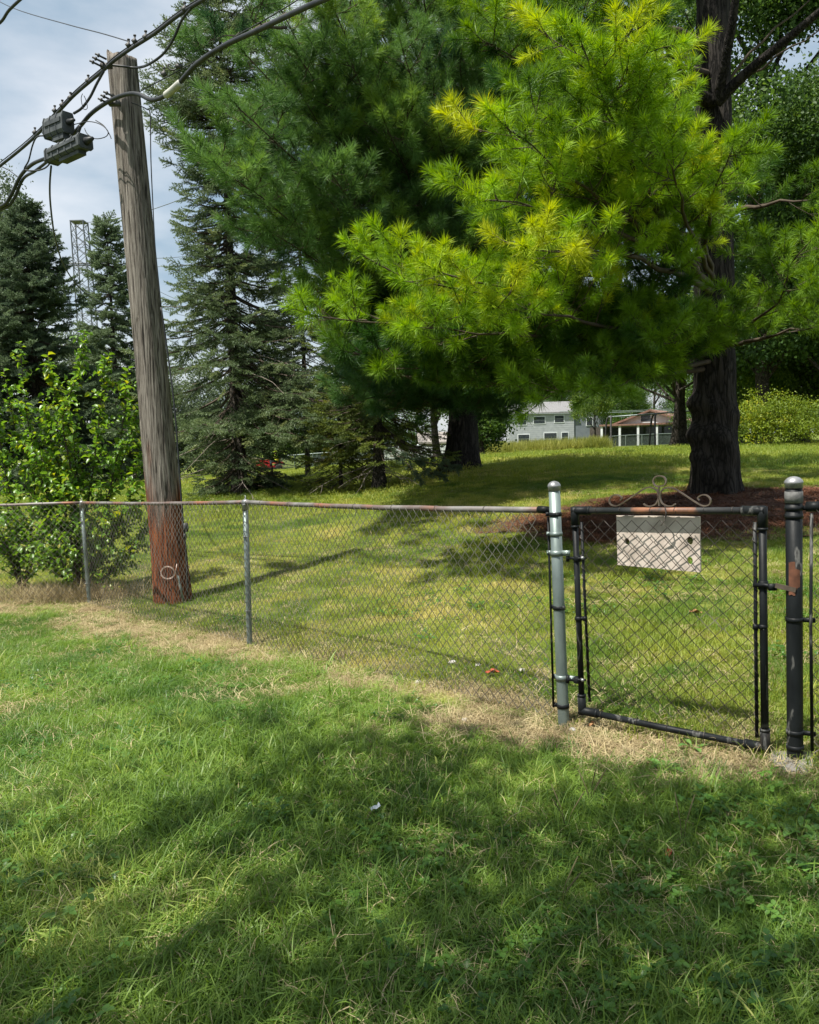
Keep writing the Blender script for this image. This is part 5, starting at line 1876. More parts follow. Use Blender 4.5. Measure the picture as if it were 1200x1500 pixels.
def house(name, base, W, D, Hw, Hr, rz, wallm, roofm, label, wins, gable_front=True, porch=False, endm=None, siding=True):
    """box house in local axes: x along the front, y depth; front faces -y"""
    e = empty(name, base, label, 'house', rz=rz)
    def put(q, nm, m, par=None):
        o = q.build(nm, m, None)
        o.parent = par or e
        return o
    q = MB(); q.box((0, 0, Hw / 2), (W, D, Hw)); wall = put(q, 'wall', wallm)
    if siding:
        q = MB()
        for k in range(int(Hw / .3)):
            q.box((0, -D / 2 - .012, .15 + k * .3), (W, .024, .26))
        sd_ = put(q, 'siding', wallm)
        sd_['kind'] = 'stuff'
    # roof
    ov = .4
    q = MB()
    if gable_front:
        v = [(-W / 2 - ov, -D / 2 - ov, Hw - .1), (W / 2 + ov, -D / 2 - ov, Hw - .1), (0, -D / 2 - ov, Hw + Hr), (-W / 2 - ov, D / 2 + ov, Hw - .1), (W / 2 + ov, D / 2 + ov, Hw - .1), (0, D / 2 + ov, Hw + Hr)]
        th = .18
        v2 = [(a, b_, c - th) for a, b_, c in v]
        q.add(v + v2, [(0, 2, 5, 3), (2, 1, 4, 5), (6, 9, 11, 8), (8, 11, 10, 7), (0, 6, 8, 2), (2, 8, 7, 1), (0, 3, 9, 6), (1, 7, 10, 4), (3, 5, 11, 9), (5, 4, 10, 11)])
        g = MB(); g.add([(-W / 2, -D / 2 + .01, Hw), (W / 2, -D / 2 + .01, Hw), (0, -D / 2 + .01, Hw + Hr - .25), (-W / 2, -D / 2 + .2, Hw), (W / 2, -D / 2 + .2, Hw), (0, -D / 2 + .2, Hw + Hr - .25)], [(0, 1, 2), (5, 4, 3), (0, 2, 5, 3), (1, 4, 5, 2), (0, 3, 4, 1)])
        put(g, 'gable', wallm)
    else:
        v = [(-W / 2 - ov, -D / 2 - ov, Hw - .1), (W / 2 + ov, -D / 2 - ov, Hw - .1), (W / 2 + ov, 0, Hw + Hr), (-W / 2 - ov, 0, Hw + Hr), (-W / 2 - ov, D / 2 + ov, Hw - .1), (W / 2 + ov, D / 2 + ov, Hw - .1)]
        th = .18
        v2 = [(a, b_, c - th) for a, b_, c in v]
        q.add(v + v2, [(0, 1, 2, 3), (3, 2, 5, 4), (6, 9, 8, 7), (9, 10, 11, 8), (0, 6, 7, 1), (4, 5, 11, 10), (0, 3, 9, 6), (3, 4, 10, 9), (1, 7, 8, 2), (2, 8, 11, 5)])
        for sx_ in (-1, 1):
            g = MB(); x_ = sx_ * (W / 2 - .01); x2 = sx_ * (W / 2 - .2)
            g.add([(x_, -D / 2, Hw), (x_, D / 2, Hw), (x_, 0, Hw + Hr - .2), (x2, -D / 2, Hw), (x2, D / 2, Hw), (x2, 0, Hw + Hr - .2)], [(0, 1, 2), (5, 4, 3), (0, 2, 5, 3), (1, 4, 5, 2), (0, 3, 4, 1)])
            put(g, 'gable', wallm)
    put(q, 'roof', roofm)
    for (wx, wz, ww, wh, side_) in wins:
        f = MB()
        if side_ == 'f': f.box((wx, -D / 2 - .04, wz), (ww + .2, .08, wh + .2))
        else: f.box((-W / 2 - .04, wx, wz), (.08, ww + .2, wh + .2))
        fo = put(f, 'window', M_WHITE)
        f = MB()
        if side_ == 'f':
            f.box((wx, -D / 2 - .09, wz + wh * .25), (ww, .02, wh * .46))
            f.box((wx, -D / 2 - .09, wz - wh * .25), (ww, .02, wh * .46))
        else:
            f.box((-W / 2 - .09, wx, wz + wh * .25), (.02, ww, wh * .46))
            f.box((-W / 2 - .09, wx, wz - wh * .25), (.02, ww, wh * .46))
        put(f, 'pane', M_GLASS, fo)
    return e, put


# two-storey grey house: pale front plus slate wing, its shade put into the siding colour
b_ = at(790, 652, 125); b_.z = gz(b_.x, b_.y) - .3
h1, put1 = house('two_storey_house', b_, 9.5, 8, 5.4, 1.6, R(-4), M_SIDING, M_ROOF_G, 'two storey house with pale grey siding and slate wing coloured darker as its shaded side beyond the tall grass',
                 [(-2.8, 4.2, 1.2, 1.2, 'f'), (-.3, 4.2, 1.6, 1.0, 'f'), (2.6, 4.3, 1.3, 1.0, 'f'), (-2.6, 1.5, 1.6, 1.3, 'f'), (1.3, 1.4, 1.8, 1.8, 'f'), (3.4, 1.6, .9, 1.4, 'f')], gable_front=False)
q = MB(); q.box((7.0, .5, 3.1), (4.4, 8.6, 6.2)); put1(q, 'wing', M_SIDING_SHADE)
q = MB()
v = [(4.6, -4.1, 6.1), (9.5, -4.1, 6.1), (7.05, -4.1, 7.7), (4.6, 5.1, 6.1), (9.5, 5.1, 6.1), (7.05, 5.1, 7.7)]
q.add(v, [(0, 1, 2), (5, 4, 3), (0, 2, 5, 3), (1, 4, 5, 2), (0, 3, 4, 1)]); put1(q, 'wing_roof', M_SIDING_SHADE)
q = MB(); q.box((7.0, -3.85, 3.8), (1.0, .08, 1.3)); wf = put1(q, 'window', M_WHITE)
q = MB(); q.box((7.0, -3.9, 3.8), (.8, .03, 1.1)); put1(q, 'pane', M_GLASS, wf)
# bungalow
b_ = at(966, 652, 82); b_.z = gz(b_.x, b_.y) - .2
h2, put2 = house('bungalow', b_, 7.4, 9, 2.2, 1.35, R(-27), M_WHITE, M_ROOF_R, 'white gabled bungalow with brown roof and dark screened porch', [(-.45, 2.75, .9, .7, 'f')], gable_front=True)
q = MB(); q.box((4.6, 1.0, 1.15), (2.2, 7, 2.3)); put2(q, 'side_wing', M_SIDING)
q = MB(); q.add([(3.5, -2.9, 2.3), (6.1, -2.9, 2.3), (6.1, 1.2, 3.4), (3.0, 1.2, 3.4), (3.5, 4.9, 2.3), (6.1, 4.9, 2.3)], [(0, 1, 2, 3), (3, 2, 5, 4), (0, 3, 4), (1, 5, 2), (0, 4, 5, 1)]); put2(q, 'wing_roof', M_ROOF_R)
q = MB(); q.box((-.8, -5.4, 2.15), (7.2, 2.2, .16)); put2(q, 'porch_roof', M_ROOF_R)
q = MB(); q.box((-.8, -4.7, 1.05), (6.6, .1, 1.7)); put2(q, 'porch_screen', M_GLASS)
for k in range(5):
    q = MB(); q.box((-4.2 + k * 1.7, -6.3, 1.05), (.2, .2, 2.1)); put2(q, 'porch_post', M_WHITE)
q = MB(); q.box((-4.9, -4.6, 1.0), (1.2, 2.4, 2.0)); put2(q, 'porch_side', M_PORCH)

# shed behind the middle pine and the white picket fence
M_TAN = surf_mat('taupe_shed', [(.3, (.20, .18, .165)), (.7, (.27, .25, .23))], rough=.8, bump=0)
b_ = at(650, 662, 84); b_.z = gz(b_.x, b_.y)
sh_, putS = house('garden_shed', b_, 4.6, 3.5, 1.6, .9, R(3), M_TAN, M_TAN, 'taupe shed roof rising over the white picket fence', [(0, 1.0, .6, .5, 'f')], gable_front=False, siding=False)
sh_['category'] = 'shed'
fv = empty('picket_fence', at(615, 672, 76), 'white vinyl picket fence far behind the middle pine', 'fence')
x0_, x1_ = at(556, 676, 76).x, at(668, 670, 76).x
k = 0
xx = x0_
while xx < x1_:
    z_ = gz(xx, 76)
    if k % 12 == 0:
        q = MB(); q.box((xx, 76, z_ + .62), (.14, .14, 1.35)); q.lathe([(.1, 0), (.01, .1)], (xx, 76, z_ + 1.3), 4); q.build('fence_post', M_WHITE, fv)
    else:
        q = MB(); q.box((xx, 75.95, z_ + .55), (.125, .03, 1.0)); q.add([(xx - .06, 75.94, z_ + 1.05), (xx + .06, 75.94, z_ + 1.05), (xx, 75.94, z_ + 1.14), (xx - .06, 75.965, z_ + 1.05), (xx + .06, 75.965, z_ + 1.05), (xx, 75.965, z_ + 1.14)], [(0, 1, 2), (5, 4, 3), (0, 2, 5, 3), (1, 4, 5, 2)])
        q.build('picket', M_WHITE, fv)
    xx += .15
    k += 1
for hh in (.25, .9):
    q = MB(); q.tube([(x0_, 76, gz(x0_, 76) + hh), ((x0_ + x1_) / 2, 76, gz((x0_ + x1_) / 2, 76) + hh), (x1_, 76, gz(x1_, 76) + hh)], .04, 4); q.build('fence_rail', M_WHITE, fv)
# grey garage body behind picket fence to the left
b_ = at(508, 672, 95); b_.z = gz(b_.x, b_.y)
g_, _p = house('low_garage', b_, 7, 5, 2.0, .9, 0, M_SIDING, M_ROOF_G, 'low pale grey garage behind the far chain link fence', [(-2, 1.2, .9, .8, 'f'), (1.5, 1.2, 1.4, .9, 'f')], gable_front=False)

# far chain link fence behind the mower
ff = empty('chain_link_fence', at(450, 682, 72), 'low distant chain link fence behind the person mowing', 'fence')
for k in range(9):
    x_ = at(405 + k * 27, 684, 72).x
    q = MB(); q.tube([(x_, 72, gz(x_, 72)), (x_, 72, gz(x_, 72) + 1.25)], .05, 6); q.build('post', M_GALV, ff)
xa_, xb_ = at(405, 684, 72).x, at(621, 680, 72).x
q = MB(); q.tube([(xa_ + (xb_ - xa_) * i / 8, 72, gz(xa_ + (xb_ - xa_) * i / 8, 72) + 1.22) for i in range(9)], .035, 6); q.build('top_rail', M_GALV, ff)
q = MB()
for k in range(150):
    x_ = xa_ + (xb_ - xa_) * k / 150
    z_ = gz(x_, 72)
    for s_ in (-1, 1):
        q.add([(x_, 72.02, z_ + .03), (x_ + .018, 72.02, z_ + .03), (x_ + s_ * .5 + .018, 72.02, z_ + 1.2), (x_ + s_ * .5, 72.02, z_ + 1.2)], [(0, 1, 2, 3)])
q.build('wire_mesh', M_GALV, ff)['kind'] = 'stuff'
# chain link fence in front of the bungalow
ff = empty('chain_link_fence', at(960, 655, 66), 'low chain link fence in front of the white bungalow', 'fence')
xa_, xb_ = at(893, 655, 66).x, at(1012, 652, 66).x
for k in range(6):
    x_ = xa_ + (xb_ - xa_) * k / 5
    q = MB(); q.tube([(x_, 66, gz(x_, 66) - .1), (x_, 66, gz(x_, 66) + .95)], .035, 6); q.build('post', M_GALV, ff)
q = MB(); q.tube([(xa_ + (xb_ - xa_) * i / 8, 66, gz(xa_ + (xb_ - xa_) * i / 8, 66) + .93) for i in range(9)], .03, 6); q.build('top_rail', M_GALV, ff)
q = MB()
for k in range(110):
    x_ = xa_ + (xb_ - xa_) * k / 110
    z_ = gz(x_, 66)
    for s_ in (-1, 1):
        q.add([(x_, 66.02, z_ + .03), (x_ + .012, 66.02, z_ + .03), (x_ + s_ * .4 + .012, 66.02, z_ + .9), (x_ + s_ * .4, 66.02, z_ + .9)], [(0, 1, 2, 3)])
q.build('wire_mesh', M_GALV, ff)['kind'] = 'stuff'

# swing frame
sw = empty('swing_frame', at(925, 656, 52), 'grey steel arch frame swing set on the far lawn', 'swing set')
S1, S2 = at(889, 657, 52), at(951, 652, 52)
for i, (px_l, px_r, pt_, pyb) in enumerate(((886.5, 895.5, 610, 657), (951.5, 960, 607, 653))):
    a = at(px_l, pyb, 52.6); c = at(px_r, pyb, 51.4)
    t1 = at((px_l + px_r) / 2 - 2 + i, pt_ + 7, 52.3); t2 = at((px_l + px_r) / 2 + 4, pt_ + 7, 51.8); tt = at((px_l + px_r) / 2 + 4 + i, pt_, 52)
    q = MB(); q.tube([Vector(p) for p in smooth_px([tuple(a), tuple(t1), tuple(tt), tuple(t2), tuple(c)], 5)], .06, 8)
    q.build('arch_leg', M_STEEL, sw, True)
q = MB(); q.tube([at(892, 611, 52), at(960, 606, 52), at(1010, 602, 52.5)], .05, 8); q.build('top_bar', M_GALV, sw, True)

# utility wires over the houses
for (a, c, lb) in (((740, 607, 95), (1020, 600, 95), 'lower thin wire crossing in front of the grey house'), ((820, 603, 100), (1010, 598, 100), 'upper thin wire crossing behind the swing frame')):
    q = MB(); q.tube([at(*a), at((a[0] + c[0]) / 2, (a[1] + c[1]) / 2 + 1.5, a[2]), at(*c)], .035, 5)
    tag(q.build('street_wire', M_GALV, None), lb, 'wire')

# lattice tower
TWY = 190
tw = empty('lattice_tower', at(122, 690, TWY), 'grey steel lattice transmission tower rising behind the left spruces', 'tower')
M_TOWER = surf_mat('tower_steel', [(.3, (.10, .11, .12)), (.7, (.16, .175, .19))], rough=.6, metal=.2, bump=0)
c_top, c_bot = at(116, 326, TWY), at(129, 690, TWY)
c_bot.x = c_top.x + 1.2
wT, wB = 1.42, 1.95


def tw_pt(i, t):
    c = c_bot.lerp(c_top, t)
    w = wB + (wT - wB) * t
    sx, sy = ((-1, -1), (1, -1), (1, 1), (-1, 1))[i]
    return Vector((c.x + sx * w, c.y + sy * w, c.z))


for i in range(4):
    q = MB(); q.tube([tw_pt(i, 0), tw_pt(i, 1)], .16, 4); q.build('leg', M_TOWER, tw)
q = MB()
lev = 22
for j in range(lev):
    t0, t1 = j / lev, (j + 1) / lev
    for i in range(4):
        k = (i + 1) % 4
        q.tube([tw_pt(i, t0), tw_pt(k, t1)], .07, 4); q.tube([tw_pt(k, t0), tw_pt(i, t1)], .07, 4)
        if j % 2 == 0: q.tube([tw_pt(i, t0), tw_pt(k, t0)], .07, 4)
q.build('brace', M_TOWER, tw)['kind'] = 'stuff'
q = MB(); q.box(c_top + Vector((0, 0, .1)), (3.1, 3.1, .22)); q.build('top_beam', M_TOWER, tw)
q = MB(); q.tube([at(90, 386, TWY), at(160, 386, TWY)], .22, 4); q.tube([at(90, 389, TWY), at(160, 389, TWY)], .15, 4); q.build('crossarm', M_TOWER, tw)
pwr = [((125, 326, TWY), (330, 265, 120), 'transmission wire rising right from the tower top'), ((128, 366, TWY), (300, 455, 260), 'transmission wire falling steeply right of the tower'),
       ((128, 370, TWY), (300, 372, 230), 'transmission wire level with the middle of the tower'), ((128, 420, TWY), (320, 470, 260), 'transmission wire low right of the tower'),
       ((60, 430, 200), (320, 438, 260), 'level transmission wire crossing low behind the tower'), ((125, 386, TWY), (330, 380, 200), 'transmission wire leaving the crossarm to the right'),
       ((-20, 395, 150), (110, 384, TWY), 'transmission wire reaching the crossarm from the left')]
for a, c, lb in pwr:
    A, B = at(*a), at(*c)
    q = MB(); q.tube([A.lerp(B, i / 10) - Vector((0, 0, 1.2 * math.sin(i / 10 * math.pi))) for i in range(11)], .065, 4)
    tag(q.build('transmission_wire', M_TOWER, None), lb, 'wire')

# white parked vehicle seen through the shrub
M_CARW = surf_mat('white_car_paint', [(.3, (.68, .70, .72)), (.7, (.76, .78, .80))], rough=.25, bump=0, spec=.5)
M_RUBBER = surf_mat('black_rubber', [(.3, (.012, .012, .012)), (.7, (.03, .03, .03))], rough=.8, bump=0)
b_ = at(66, 690, 78); b_.z = gz(b_.x, b_.y)
car = empty('parked_car', b_, 'white car parked far off behind the leafy shrub', 'car', rz=R(4))


def putc(q, nm, m, par=None, parent=None):
    o = q.build(nm, m, None, True); o.parent = par or parent; return o


q = MB()
prof = [(-2.2, .35), (-2.25, .75), (-2.1, .98), (-1.3, 1.05), (-.75, 1.5), (.75, 1.55), (1.35, 1.1), (2.1, .98), (2.28, .7), (2.25, .35)]
n_ = len(prof)
vs = []
for sy, inset in ((-.88, 0), (.88, 0)):
    for x_, z_ in prof: vs.append((x_, sy * (1 if z_ < 1.1 else .82), z_))
q.add(vs, [tuple(range(n_)), tuple(range(2 * n_ - 1, n_ - 1, -1))] + [(k, n_ + k, n_ + (k + 1) % n_, (k + 1) % n_) for k in range(n_)])
o = q.build('body', M_CARW, None); o.parent = car
for x0c, x1c in ((-1.05, -.1), (.0, 1.05)):
    q = MB(); q.add([(x0c, -.87, 1.08), (x1c, -.87, 1.08), (x1c - .15, -.765, 1.42), (x0c + .25, -.765, 1.42)], [(0, 1, 2, 3)])
    q.add([(x0c, -.85, 1.08), (x1c, -.85, 1.08), (x1c - .15, -.745, 1.42), (x0c + .25, -.745, 1.42)], [(3, 2, 1, 0)])
    o = q.build('side_window', M_GLASS, None); o.parent = car
for x_ in (-1.4, 1.4):
    for y_ in (-.82, .82):
        q = MB(); q.lathe([(.2, -.1), (.33, -.1), (.33, .1), (.2, .1)], (x_, y_, .33), 16, (0, 1, 0)); w_ = q.build('wheel', M_RUBBER, None, True); w_.parent = car
        q = MB(); q.lathe([(.05, -.105), (.2, -.102), (.2, .102), (.05, .105)], (x_, y_, .33), 12, (0, 1, 0)); r_ = q.build('rim', M_ALU, None, True); r_.parent = w_

# riding mower and its driver
M_RED = surf_mat('red_mower_paint', [(.3, (.45, .02, .03)), (.7, (.60, .04, .05))], rough=.35, bump=0, spec=.5)
M_HIVIS = surf_mat('hi_vis_shirt', [(.3, (.50, .68, .04)), (.7, (.62, .80, .08))], rough=.8, bump=0)
M_SKIN = surf_mat('skin', [(.3, (.38, .22, .15)), (.7, (.48, .30, .21))], rough=.6, bump=0)
M_TROUSER = surf_mat('dark_trousers', [(.3, (.03, .035, .05)), (.7, (.06, .065, .08))], rough=.9, bump=0)
mbp = on_ground(396, 692, 40, 90); mbp.y = 60; mbp = at(396, 690, 60); mbp.z = gz(mbp.x, mbp.y)
mow = empty('riding_mower', mbp, 'red riding lawn mower driven across the far lawn', 'mower', rz=R(200))


def pm(q, nm, m, par=None, sm=True):
    o = q.build(nm, m, None, sm); o.parent = par or mow; return o


q = MB(); q.box((.5, 0, .62), (.85, .5, .38)); q.box((.9, 0, .58), (.12, .42, .28)); q.box((.45, 0, .83), (.7, .42, .06)); pm(q, 'hood', M_RED, sm=False)
q = MB(); q.box((-.1, 0, .36), (1.5, .45, .12)); q.box((-.55, -.38, .62), (.7, .16, .1)); q.box((-.55, .38, .62), (.7, .16, .1)); pm(q, 'chassis', M_RED, sm=False)
q = MB(); q.box((.1, 0, .2), (.8, 1.1, .14)); pm(q, 'cutting_deck', M_RUBBER, sm=False)
q = MB(); q.box((-.5, 0, .66), (.45, .45, .1)); q.box((-.72, 0, .9), (.1, .45, .45), Matrix.Rotation(R(-12), 3, 'Y')); pm(q, 'seat', M_RUBBER, sm=False)
q = MB(); q.tube([(.1, 0, .75), (-.05, 0, 1.0)], .02, 6); q.tube([(-.05 + .05 * math.cos(a), .17 * math.sin(a), 1.0 + .16 * math.cos(a) * .6) for a in np.linspace(0, 6.28, 15)[:-1]], .015, 5, closed=True); pm(q, 'steering_wheel', M_RUBBER)
for x_, y_, r_, w_ in ((-.55, -.42, .26, .12), (-.55, .42, .26, .12), (.62, -.36, .18, .08), (.62, .36, .18, .08)):
    q = MB(); q.lathe([(r_ * .5, -w_), (r_ * .9, -w_), (r_, -w_ * .6), (r_, w_ * .6), (r_ * .9, w_), (r_ * .5, w_)], (x_, y_, r_), 16, (0, 1, 0)); wo_ = pm(q, 'wheel', M_RUBBER)
    q = MB(); q.lathe([(.02, -w_ * .9), (r_ * .5, -w_ * .85), (r_ * .5, w_ * .85), (.02, w_ * .9)], (x_, y_, r_), 10, (0, 1, 0)); pm(q, 'rim', M_ALU, wo_)


def skin_fig(name, pts, edges, rads, mat, parent):
    me = bpy.data.meshes.new(name)
    me.from_pydata(pts, edges, [])
    o = bpy.data.objects.new(name, me)
    COL.objects.link(o)
    sk = o.modifiers.new('skin', 'SKIN')
    sv = me.skin_vertices[0].data if me.skin_vertices else None
    if sv is None:
        me.skin_vertices  # layer is made by the modifier
    for i, r in enumerate(rads):
        me.skin_vertices[0].data[i].radius = (r, r)
    me.skin_vertices[0].data[0].use_root = True
    ss = o.modifiers.new('sub', 'SUBSURF'); ss.levels = 1; ss.render_levels = 1
    me.materials.append(mat)
    o.parent = parent
    return o


per = empty('person', mbp + Vector((0, 0, .7)), 'person in a yellow green shirt and cap riding the red mower', 'person', rz=R(200))
pts = [(-.5, 0, .05), (-.5, 0, .25), (-.48, 0, .48), (-.46, 0, .56), (-.45, 0, .66), (-.44, 0, .77),
       (-.45, .12, .03), (-.08, .16, .02), (-.02, .17, -.36), (.12, .17, -.4), (-.45, -.12, .03), (-.08, -.16, .02), (-.02, -.17, -.36), (.12, -.17, -.4),
       (-.48, .2, .47), (-.36, .26, .24), (-.12, .17, .32), (-.05, .15, .34), (-.48, -.2, .47), (-.36, -.26, .24), (-.12, -.17, .32), (-.05, -.15, .34)]
edges = [(0, 1), (1, 2), (2, 3), (3, 4), (4, 5), (0, 6), (6, 7), (7, 8), (8, 9), (0, 10), (10, 11), (11, 12), (12, 13), (2, 14), (14, 15), (15, 16), (16, 17), (2, 18), (18, 19), (19, 20), (20, 21)]
rads = [.15, .15, .16, .07, .095, .085, .09, .07, .05, .05, .09, .07, .05, .05, .07, .05, .035, .04, .07, .05, .035, .04]
try:
    bd = skin_fig('body', pts, edges, rads, M_SKIN, per)
except Exception as ex_:
    print('skin failed', ex_)
q = MB(); q.lathe([(.17, 0), (.185, .1), (.18, .25), (.2, .42), (.16, .52), (.08, .56)], (-.5, 0, .0), 14)
for s_ in (-1, 1): q.tube([(-.48, s_ * .16, .48), (-.44, s_ * .25, .36), (-.38, s_ * .275, .26)], [.095, .08, .07], 10)
o = q.build('shirt', M_HIVIS, None, True); o.parent = per
q = MB()
for s_ in (-1, 1): q.tube([(-.52, s_ * .09, .02), (-.08, s_ * .16, .02), (-.02, s_ * .17, -.1), (-.01, s_ * .17, -.34)], [.12, .095, .085, .065], 10)
o = q.build('trousers', M_TROUSER, None, True); o.parent = per
q = MB(); q.lathe([(.11, 0), (.11, .05), (.08, .1), (.01, .125)], (-.45, 0, .72), 12); q.box((-.32, 0, .73), (.13, .15, .015))
o = q.build('cap', M_HIVIS, None, True); o.parent = per

# ============================================================ SHADE TREE BEHIND THE CAMERA (throws the foreground shade)
SH_SRC = [leaf_clump('shade_leaf_clump%d' % i, M_LEAF, 60, .5, .11, 200 + i) for i in range(3)]


def shade_tree():
    base = Vector((-5.0, -3.2, 0)); base.z = gz(base.x, base.y)
    e = empty('maple_tree', base, 'broad shade tree behind the camera whose shadow covers the front grass', 'tree')
    top = base + Vector((.6, .5, 7.5))
    trunk_mesh(base, top, .24, .06, n=14, seg=24, flare=1.4, sink=.3).build('trunk', M_BARK2, e, True)
    limbs, cr = MB(), Crown()
    off = lambda h: Vector((-.80, -.60, 0)) * (h / math.tan(SUN_EL))
    g = random.Random(5)
    # shaded spots of the lawn: (ground px, py, radius in metres, leaf clumps)
    spots = []
    for (px, py, r, n_) in SHADE:
        n_ = n_ * (.15 if px < 420 else .45) * (.8 if py > 1230 else 1.0)
        n_ = int(n_) + (1 if g.random() < n_ - int(n_) else 0)
        G = on_ground(px, py, .8, 12)
        spots.append((G, r, n_))
    for x_, y_, r, n_ in SHADE_XY:
        spots.append((Vector((x_, y_, gz(x_, y_))), r, n_))
    for G, r, n_ in spots:
        h = g.uniform(5.5, 8.0)
        c = G + off(h) + Vector((0, 0, h))
        A = axis_at(base, top, base.z + min(7.2, max(2.2, h - 2.2)))
        limbs.tube(curve3(A, A.lerp(c, .6) - Vector((0, 0, .3)), c, 6), [.05 * (1 - i / 7) for i in range(6)], 5, cap=False)
        for i in range(n_):
            d = Vector((g.gauss(0, 1), g.gauss(0, 1), g.gauss(0, .5)))
            d = d.normalized() * (g.random() ** .5)
            p = c + Vector((d.x * r, d.y * r, d.z * r * .8))
            cr.put(p, Vector((g.gauss(0, .5), g.gauss(0, .5), 1)), g.uniform(.7, 1.2), .5 + g.gauss(0, .1))
    limbs.build('limbs', M_BARK2, e)['kind'] = 'stuff'
    cr.build(SH_SRC, e)


SHADE = [(690, 1110, .26, 7), (760, 1105, .16, 3), (590, 1100, .2, 4), (600, 1045, .14, 2), (480, 1110, .18, 3), (420, 1130, .2, 3), (340, 1060, .12, 1),
         (60, 1180, .22, 4), (200, 1170, .2, 3), (330, 1180, .22, 4), (480, 1190, .25, 6), (640, 1180, .25, 6), (800, 1200, .2, 5), (950, 1190, .18, 4), (1080, 1175, .16, 4), (1160, 1190, .16, 4),
         (30, 1290, .2, 3), (190, 1270, .22, 5), (350, 1290, .22, 4), (640, 1270, .22, 5), (800, 1280, .22, 5), (950, 1270, .22, 5), (1120, 1280, .22, 5),
         (60, 1390, .2, 4), (230, 1380, .2, 3), (400, 1400, .2, 4), (560, 1390, .2, 5), (730, 1390, .2, 5), (900, 1400, .2, 5), (1060, 1390, .2, 5), (1190, 1390, .2, 5),
         (100, 1490, .2, 5), (300, 1490, .2, 4), (500, 1490, .2, 5), (700, 1490, .2, 5), (900, 1490, .2, 5), (1100, 1490, .2, 5)]
SHADE_XY = [(x_ + .1 * ((y_ * 7) % 1), y_, .4, 8) for x_ in (-2, -1.2, -.4, .4, 1.2, 2.0) for y_ in (-.6, .1, .8, 1.4)]
shade_tree()

# ============================================================ GRASS
def grass_patch(name, mat, n, rad, h0, h1, w, seed, lay=.6, segs=3, curl=.5):
    g = np.random.default_rng(seed)
    V, Fc = [], []
    for i in range(n):
        a, rr = g.random() * 6.283, rad * math.sqrt(g.random())
        p = np.array([math.cos(a) * rr, math.sin(a) * rr, -.01])
        L = g.uniform(h0, h1)
        az = g.random() * 6.283
        ln = np.clip(g.normal(lay, .28), .05, 1.4)
        d0 = np.array([math.cos(az) * math.sin(ln * .55), math.sin(az) * math.sin(ln * .55), math.cos(ln * .55)])
        s = np.array([-math.sin(az), math.cos(az), 0]) + g.normal(size=3) * .25
        s /= np.linalg.norm(s)
        ww = w * g.uniform(.6, 1.25)
        q = p.copy(); ang = ln * .55
        k = len(V)
        for j in range(segs):
            f = j / segs
            V += [q - s * ww * (1 - .55 * f) / 2, q + s * ww * (1 - .55 * f) / 2]
            ang = min(ang + curl * ln * g.uniform(.5, 1.2), 2.0)
            q = q + np.array([math.cos(az) * math.sin(ang), math.sin(az) * math.sin(ang), math.cos(ang)]) * L / segs
            if q[2] < .004: q[2] = .004 + g.random() * .01
        V.append(q)
        for j in range(segs - 1):
            b0 = k + j * 2
            Fc += [(b0, b0 + 1, b0 + 3), (b0, b0 + 3, b0 + 2)]
        b0 = k + (segs - 1) * 2
        Fc.append((b0, b0 + 1, b0 + 2))
    return src(name, V, Fc, [mat])


def lawn_points(n, y0, y1, margin=1.1, power=1.0):
    """random ground points inside the view fan between two distances, denser near the camera"""
    u = npr.random(n)
    y = y0 + (y1 - y0) * u ** power
    x = npr.uniform(-1, 1, n) * (y * .56 + margin)
    return x, y


GR_LONG = [grass_patch('long_grass%d' % i, M_GRASS, 95, .13, .055, .135, .0042, 300 + i, lay=.85, segs=4, curl=.5) for i in range(5)]
GR_MOWN = [grass_patch('mown_grass%d' % i, M_GRASS2, 80, .16, .025, .07, .0042, 320 + i, lay=.7, segs=2) for i in range(4)]
GR_FAR = [grass_patch('far_grass%d' % i, M_GRASS2, 80, .4, .04, .08, .010, 340 + i, lay=.6, segs=2) for i in range(3)]
GR_STRAW = [grass_patch('straw%d' % i, M_STRAW, 60, .13, .03, .09, .0034, 360 + i, lay=1.25, segs=3, curl=.6) for i in range(4)]
CLOVER = []
for i in range(3):
    g = np.random.default_rng(380 + i)
    V_, F_ = [], []
    lv, lf = leaf_shape(.020, .018, .12, .1)
    for k in range(16):
        bx, by, hz_ = g.normal() * .06, g.normal() * .06, g.uniform(.02, .06)
        for j in range(3):
            a = j * 2.09 + g.random()
            q_ = Matrix.Rotation(a, 3, 'Z') @ Matrix.Rotation(g.normal() * .3, 3, 'X')
            kk = len(V_)
            V_ += [tuple(Vector((bx, by, hz_)) + q_ @ Vector(p)) for p in lv]
            F_ += [tuple(c + kk for c in f) for f in lf]
    CLOVER.append(src('clover_leaves%d' % i, V_, F_, [M_WEED]))


def upright(n):
    return np.stack([npr.normal(0, .12, n), npr.normal(0, .12, n), npr.uniform(0, 6.283, n)], -1)


# long front grass
n = 15000
x, y = lawn_points(n, 1.3, 10.5, .9, 1.15)
d, s = fence_dist(x, y)
keep = (s > 0) & (npr.random(n) > np.clip(dirt_mask(x, y) * .95, 0, .88)) & ((x < 3.6) | (d > .3))
x, y, d = x[keep], y[keep], d[keep]
z = ground_z(x, y)
pn = vnoise(x, y, 1.1, 9)
sc_ = (.62 + .75 * pn) * npr.uniform(.75, 1.25, len(x)) * np.clip(.55 + d * .35, .55, 1.05)
tint = .42 + (vnoise(x, y, .8, 21) - .5) * .45 + (vnoise(x, y, 3, 2) - .5) * .3 + .12 * np.exp(-d * 1.2) + npr.normal(0, .12, len(x))
o = scatter('grass', GR_LONG, np.stack([x, y, z], -1), upright(len(x)), sc_, tint)
tag(o, 'long soft unmown green grass filling the foreground on the camera side', None, None, 'stuff')
print('front grass', len(x))
